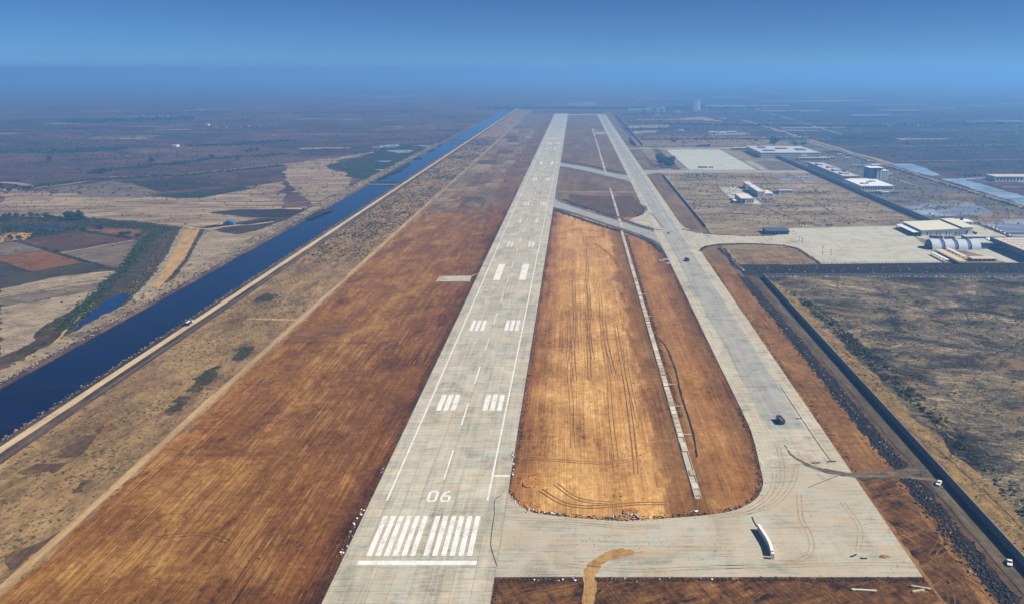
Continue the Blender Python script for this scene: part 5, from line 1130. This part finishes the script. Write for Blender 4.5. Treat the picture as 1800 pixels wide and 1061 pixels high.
row = left_right([(272.4,1218.2),(274.3,1212.7),(278.0,1215.5),(281.2,1211.4),(286.9,1218.2),(289.7,1216.8),(293.5,1219.6),(296.9,1221.0)])
for k, p in enumerate(row): car(ORD[k]+' parked car from the left before the long pink-roofed block', p[0], p[1], random.choice([0, 1.57])+random.gauss(0, 0.1), [m_darkcar, m_carwhite, m_navy][k % 3], 0.02, False, 'cars parked before the long block')
row = left_right([(508.8,999.2),(508.5,986.7),(507.0,974.5),(506.8,964.9),(504.2,950.9),(504.0,939.5)])
for k, p in enumerate(row): car(ORD[k]+' white van from the left parked along the yard edge behind the hangar', p[0], p[1], 0.3+random.gauss(0, 0.1), m_carwhite, 0.25, False, 'vehicles in the yard behind the hangar')
row = left_right([(409.4,925.4),(411.6,924.5),(416.6,921.9),(424.5,920.1),(429.3,919.2),(461.8,950.3),(466.9,953.6),(468.3,948.9)])
for k, p in enumerate(row): truck(ORD[k]+' dark service truck from the left between hangar and barrel vaults', p[0], p[1], 1.5+random.gauss(0, 0.3), m_darkcar, m_steel, m_rust if k % 2 else None, 0.25, 1.4, 6.5, 'service trucks by the hangar')
def hut(label, x, y, w, d, h, m):
    r = empty('hut', (x, y, 0.05), label, 'hut', 'small huts'); block(r, 'wall', 0, w, 0, d, 0, h, m_gray); block(r, 'roof', -0.4, w+0.4, -0.4, d+0.4, h+0.01, h+0.3, m)
    MB().box(w*0.4, w*0.4+1.0, -0.08, 0.05, 0, 2.0).build('door', m_steel, r); MB().box(w*0.7, w*0.7+0.9, -0.08, 0.05, 1.0, 1.9).build('window', m_glass, r)
for k, p in enumerate(left_right([(497.3,1814.7),(504.1,1798.4),(514.4,1785.1),(536.2,1807.9),(541.8,1807.9),(555.9,1807.9),(561.6,1803.8),(582.3,1785.1),(607.7,1723.6),(471.5,1693.2),(476.4,1271.4),(470.9,1278.3),(592.2,1871.1)])):
    hut(ORD[k]+' small hut from the left among the far blocks behind the dark wall', p[0], p[1], random.uniform(7, 14), random.uniform(5, 9), random.uniform(2.8, 4.5), random.choice([m_white, m_pinkroof, m_grayroof, m_tanroof]))
# ---------------------------------------------------------------- trees and shrubs
def tree_mesh(h, r, seed, n=420):
    rg = np.random.default_rng(seed); rd = random.Random(seed)
    mb = MB(); top = (rd.uniform(-.2, .2), rd.uniform(-.2, .2), h*0.55)
    mb.tube([(0, 0, -0.2), (0.05, 0, h*0.25), top], [h*0.045, h*0.035, h*0.022], 7)
    lobes = []
    for k in range(7):
        a = 6.283*k/7+rd.uniform(-.4, .4); e = (r*0.6*math.cos(a), r*0.6*math.sin(a), h*rd.uniform(0.5, 0.85))
        mb.tube([(0.04, 0, h*0.3), (e[0]*0.5, e[1]*0.5, h*0.48), e], [h*0.02, h*0.014, h*0.006], 5); lobes.append((*e, r*rd.uniform(0.4, 0.6)))
    lobes.append((0, 0, h*0.85, r*0.55))
    L = np.array(lobes); i = rg.integers(0, len(L), n); d = rg.normal(size=(n, 3)); d /= np.linalg.norm(d, axis=1, keepdims=True)
    c = L[i, :3]+d*L[i, 3:4]*(rg.random((n, 1))**0.4)*np.array([1, 1, 0.75])
    V = (c[:, None, :]+rg.normal(size=(n, 3, 3))*r*0.13).reshape(-1, 3)
    return mesh('trunk', mb.v, mb.f, m_bark), np_mesh('crown', V, np.arange(len(V)).reshape(-1, 3), m_tree)
TM = [tree_mesh(7, 3.4, 1), tree_mesh(8.5, 4.2, 2), tree_mesh(6, 3.8, 3)]
def tree(label, p, s=1.0, group=None, k=None):
    t, c = TM[random.randrange(3) if k is None else k]
    r = empty('tree', (p[0], p[1], 0), label, 'tree', group, random.uniform(0, 6.28)); r.scale = (s*random.uniform(.85, 1.2),)*3
    link('trunk', t, r); link('crown', c, r)
for k_, p in enumerate(left_right([(176.5,1760.2),(176.2,1722.4),(177.4,1692.0),(178.9,1668.4),(179.8,1645.5),(182.4,1634.2),(185.9,1625.9),(191.3,1634.2),(173.1,1668.4),(184.2,1734.8),(186.6,1698.0),(188.7,1674.2),(193.2,1668.4)])): tree(ORD[k_]+' dark tree from the left in the dense clump left of the far apron', p, 1.9, 'trees left of the far apron')
tree('single large tree standing behind the three-storey building', (500.2,2092.2), 3.2, None, 1)
for k_, p in enumerate(left_right([(306.1,2078.8),(312.1,2078.8),(318.1,2078.8),(324.2,2078.8),(330.2,2078.8),(334.9,2083.2)])): tree(ORD[k_]+' small tree from the left in the row along the far service road', p, 1.1, 'trees along the far service road')
for k_, p in enumerate(left_right([(256.8,2211.4),(263.8,2216.4),(487.5,2242.0),(561.8,2143.1),(565.6,2133.6),(582.1,2133.6),(587.0,2133.6)])): tree(ORD[k_]+' lone bushy tree from the left on the pale strip beyond the far apron', p, 1.3, 'scattered trees beyond the far apron')
for k_, p in enumerate(left_right([(-653.8,1046.8),(-650.4,1046.2),(-646.1,1045.0),(-642.2,1044.4),(-638.1,1044.4),(-635.3,1045.6)])): tree(ORD[k_]+' tree from the left in the tight dark clump beyond the pond', p, 1.25, 'clump beyond the pond')
tree('largest lone tree in the small rust field beside the plots', (-563.0,960.9), 1.0, None, 1)
tree('small tree just left of the largest one in the rust field', (-576.8,978.0), 0.6)
tree('broad tree on the lower edge of the rust field, left of the round one', (-523.1,933.0), 0.95, None, 2)
tree('round tree on the lower edge of the rust field', (-517.8,937.7), 0.8, None, 0)
tree('tree at the right end of the rust field hedge', (-502.9,928.3), 0.85, None, 2)
tree('single small tree at the crossing of two field tracks', (-545.8,846.8), 0.7, None, 2)
for k_, p in enumerate(left_right([(-676.1,1050.9),(-688.4,1055.0),(-732.4,1065.7),(-737.7,1059.7),(-738.0,1050.9),(-718.4,1058.5),(-706.6,1056.2),(-699.9,1058.5),(-673.6,1039.3),(-659.4,1039.3),(-732.3,1036.4),(-717.7,1025.1)])): tree(ORD[k_]+' tree from the left in the dark belt along the far side of the pond', p, 0.8, 'trees beyond the pond')
for k_, p in enumerate(left_right([(-681.8,966.9),(-672.8,961.9),(-653.1,961.9),(-643.3,957.0),(-633.7,952.1),(-624.2,947.2),(-615.6,942.4),(-617.1,957.0),(-612.6,961.9),(-606.2,966.9),(-601.2,974.4),(-593.2,977.0)])): tree(ORD[k_]+' tree from the left on the near bank of the pond', p, 0.7, 'trees on the near pond bank')
for k_, p in enumerate(left_right([(-639.0,912.4),(-627.8,910.1),(-622.4,928.3),(-618.9,933.0)])): tree(ORD[k_]+' bushy tree from the left beside the sandy plot below the pond', p, 0.8, 'trees below the pond')
for k_, p in enumerate(left_right([(-896.5,1539.4),(-893.2,1546.9),(-885.6,1546.9),(-875.5,1539.4),(-716.5,1760.2),(-768.9,1945.1),(-763.9,1956.9),(-748.8,1956.9),(-876.1,1713.1),(-792.4,1810.0),(-1101.0,1734.8)])): tree(ORD[k_]+' dark tree from the left standing out on the far western plain', p, 1.3, 'trees on the western plain')
for k_, p in enumerate(left_right([(-914.7,1311.4),(-896.0,1298.7),(-912.5,1339.3),(-881.3,1311.4),(-879.5,1320.6),(-946.5,1354.7)])): tree(ORD[k_]+' tree from the left beside the pale farm road at the left edge', p, 1.0, 'trees by the farm road')

def scrub(label, poly, n, r0, r1, m, clump=0.6, cs=12, k=12, tall=0.7):
    P = poly_points(poly, n, clump, cs)
    bushes('scrub', P, r0, r1, m, k, tall, label=label, category='scrub', kind='stuff')
scrub('dark scrub on the dry strip beside the canal road', rect(-280, -216, 250, 900), 5200, 0.15, 0.8, m_dry, 0.6, 14)
scrub('thick dark scrub on the farther strip beside the canal', rect(-280, -216, 800, 2400), 5200, 0.5, 1.7, m_leaf, 0.5, 20)
scrub('scrub on the black plain beyond the panel wall', rect(178, 620, 250, 738), 9000, 0.18, 1.0, m_leaf, 0.7, 16)
scrub('dry tufts on the black plain beyond the panel wall', rect(178, 560, 250, 738), 11000, 0.15, 0.7, m_dry, 0.4, 14)
scrub('dark bushes in the hollow beside the yellow verge', [(190,250),(204,250),(206,420),(200,600),(192,700),(186,690),(192,500),(194,380)], 1500, 0.5, 1.8, m_leaf, 0.7, 9)
scrub('scattered scrub on the tan plain before the far apron', rect(165, 430, 1012, 1540), 2600, 0.4, 1.6, m_leaf, 0.6, 26)
scrub('scattered scrub between the wall and the river road', rect(455, 640, 1010, 2000), 2600, 0.5, 1.9, m_leaf, 0.6, 26)
scrub('scrub on the far bank of the river', rect(690, 1400, 900, 2600), 6000, 0.7, 2.6, m_leaf, 0.7, 40)
bushes('reeds', strip_pts(smooth_line([(-502.9,993.5),(-485.8,918.0),(-457.6,834.3),(-431.8,760.2),(-416.9,703.9),(-402.3,655.0),(-389.5,612.0),(-379.6,578.4)]), 3000, 13), 0.4, 1.6, m_reed, 12, 0.9, label='green reeds along the left edge of the western creek', category='reeds', kind='stuff')
scrub('dry reeds in the bed of the western creek', [(-478.9,934.5),(-475.6,945.7),(-437.2,852.7),(-423.2,808.2),(-394.0,738.1),(-380.4,678.6),(-393.3,684.8),(-404.4,738.1)], 2500, 0.5, 1.6, m_dry, 0.3, 10)
scrub('green weeds lining the pond and its hedges', [(-758.0,1071.5),(-645.1,1064.3),(-536.1,1023.1),(-488.6,997.3),(-509.1,969.1),(-576.6,993.5),(-590.9,966.7),(-626.1,910.5),(-640.3,896.9)], 3000, 0.4, 1.7, m_leaf, 0.5, 10)
scrub('bushes along the far canal bank', rect(-372, -354, 250, 2600), 3000, 0.3, 1.4, m_leaf, 0.5, 8)
scrub('bushes along the near canal bank', rect(-299, -294, 250, 2600), 1500, 0.25, 1.1, m_leaf, 0.6, 6)
scrub('far scattered scrub on the western plain', rect(-1900, -372, 1250, 4200), 9000, 0.8, 3.2, m_leaf, 0.55, 50)
scrub('scattered scrub on the western sandy flats', rect(-900, -372, 640, 1500), 2500, 0.4, 1.6, m_leaf, 0.6, 20)
scrub('far scattered scrub beyond the far apron', rect(180, 1800, 2100, 4600), 9000, 1.0, 3.6, m_leaf, 0.6, 60)
scrub('scrub among the dry stubble plots', rect(-205, -120, 1150, 2600), 900, 0.4, 1.4, m_leaf, 0.6, 14)
scrub('hedge scrub along the tall dark wall', rect(449, 455, 1010, 1300), 900, 0.5, 1.8, m_reed, 0.2, 6)

def belt(label, pts, n, w, r0, r1, m):
    bushes('hedge', strip_pts(pts, n, w), r0, r1, m, 12, 0.9, label=label, category='hedge', kind='stuff')
belt('dark hedge beside the pale farm road in the west', smooth_line([(-896.0,1354.7),(-870.1,1409.2),(-822.3,1463.6),(-752.2,1495.8),(-686.5,1546.9),(-586.7,1668.4)]), 900, 14, 1.2, 3.4, m_tree)
belt('dark tree belt at the far left of the western plain', smooth_line([(-1368.9,1976.9),(-1278.3,1985.0),(-1196.1,1956.9),(-1162.3,2018.1),(-1103.2,2039.4)]), 1500, 60, 2, 5, m_tree)
belt('dark hedge across the western plain left of the canal', smooth_line([(-991.8,2115.0),(-901.0,2143.1),(-839.9,2201.3),(-794.8,2278.7)]), 900, 40, 2, 4.5, m_tree)
belt('hedge by the sandy cutting on the western plain', smooth_line([(-900.7,1546.9),(-895.6,1598.7),(-861.3,1654.0),(-814.9,1728.6),(-781.9,1810.0),(-665.4,1899.1)]), 900, 30, 1.2, 3.6, m_tree)
belt('distant dark belt on the western horizon', smooth_line([(-1895.3,3131.0),(-1771.4,3212.7),(-1628.3,3298.6),(-1521.8,3343.3)]), 900, 120, 4, 9, m_tree)
belt('bushes along the pale track beside the canal', smooth_line([(-453.5,991.0),(-432.5,1008.7),(-405.5,1021.8),(-387.1,1043.3)]), 260, 5, 0.8, 2.2, m_tree)
belt('hedge between the plots west of the creek', smooth_line([(-619.2,900.4),(-581.6,873.6),(-546.9,847.5),(-511.3,821.0),(-477.8,796.0),(-440.5,767.5)]), 420, 2.5, 0.4, 1.4, m_leaf)
belt('hedge along the upper edge of the purple field', smooth_line([(-590.7,969.4),(-567.1,954.5),(-541.9,942.4),(-505.0,922.8)]), 260, 3, 0.6, 1.8, m_tree)
belt('hedge along the lower edge of the rust-brown field', smooth_line([(-578.1,804.8),(-520.0,761.1),(-506.8,779.0),(-490.6,797.8)]), 300, 2, 0.3, 1.0, m_leaf)
belt('trees along the river dyke road', [(622, 900), (622, 2000)], 900, 6, 0.8, 2.4, m_leaf)
belt('hedge beyond the far service road', [(180, 2330), (900, 2360)], 900, 40, 1.5, 4, m_tree)
belt('dark belt of trees beyond the runway end', [(-500, 4300), (200, 4250), (900, 4350)], 1500, 160, 3, 8, m_tree)
belt('dark belt right of the far taxiway', [(300, 3000), (900, 2900), (1800, 3050)], 1300, 70, 2, 6, m_tree)
belt('dark belt along the far river plain', [(700, 1500), (1100, 1560), (1700, 1500)], 900, 40, 1.2, 3.5, m_tree)

for lab, poly in (('weeds in the nearest dark hollow by the dirt road', [(-233.7,458.9),(-236.2,489.7),(-232.3,508.3),(-225.4,483.3),(-224.9,458.9)]), ('weeds in the middle dark hollow by the dirt road', [(-229.2,515.4),(-230.9,541.6),(-223.1,542.8),(-220.3,520.8),(-222.9,511.8)]), ('weeds in the far dark hollow near the canal road', [(-267.9,656.2),(-268.3,682.3),(-254.7,679.3),(-252.2,659.0)])):
    bushes('weeds', poly_points(poly, 260, 0.3, 4), 0.2, 0.8, m_leaf, 10, 0.8, label=lab, category='weeds', kind='stuff')

# ---------------------------------------------------------------- hazy air
hv, hf = boxv(-33000, 33000, -3500, 34000, -5, 225)
hm = bpy.data.materials.new('blue haze'); hm.use_nodes = True; ht = hm.node_tree; ht.nodes.clear()
ho = ht.nodes.new('ShaderNodeOutputMaterial'); pv = ht.nodes.new('ShaderNodeVolumePrincipled')
pv.inputs['Color'].default_value = HAZE_COLOR; pv.inputs['Absorption Color'].default_value = HAZE_ABSORB; pv.inputs['Density'].default_value = HAZE_DENSITY; pv.inputs['Anisotropy'].default_value = 0.2
ht.links.new(pv.outputs[0], ho.inputs['Volume'])
obj('haze', hv, hf, hm, kind='stuff', label='blue haze over the whole plain', category='haze')
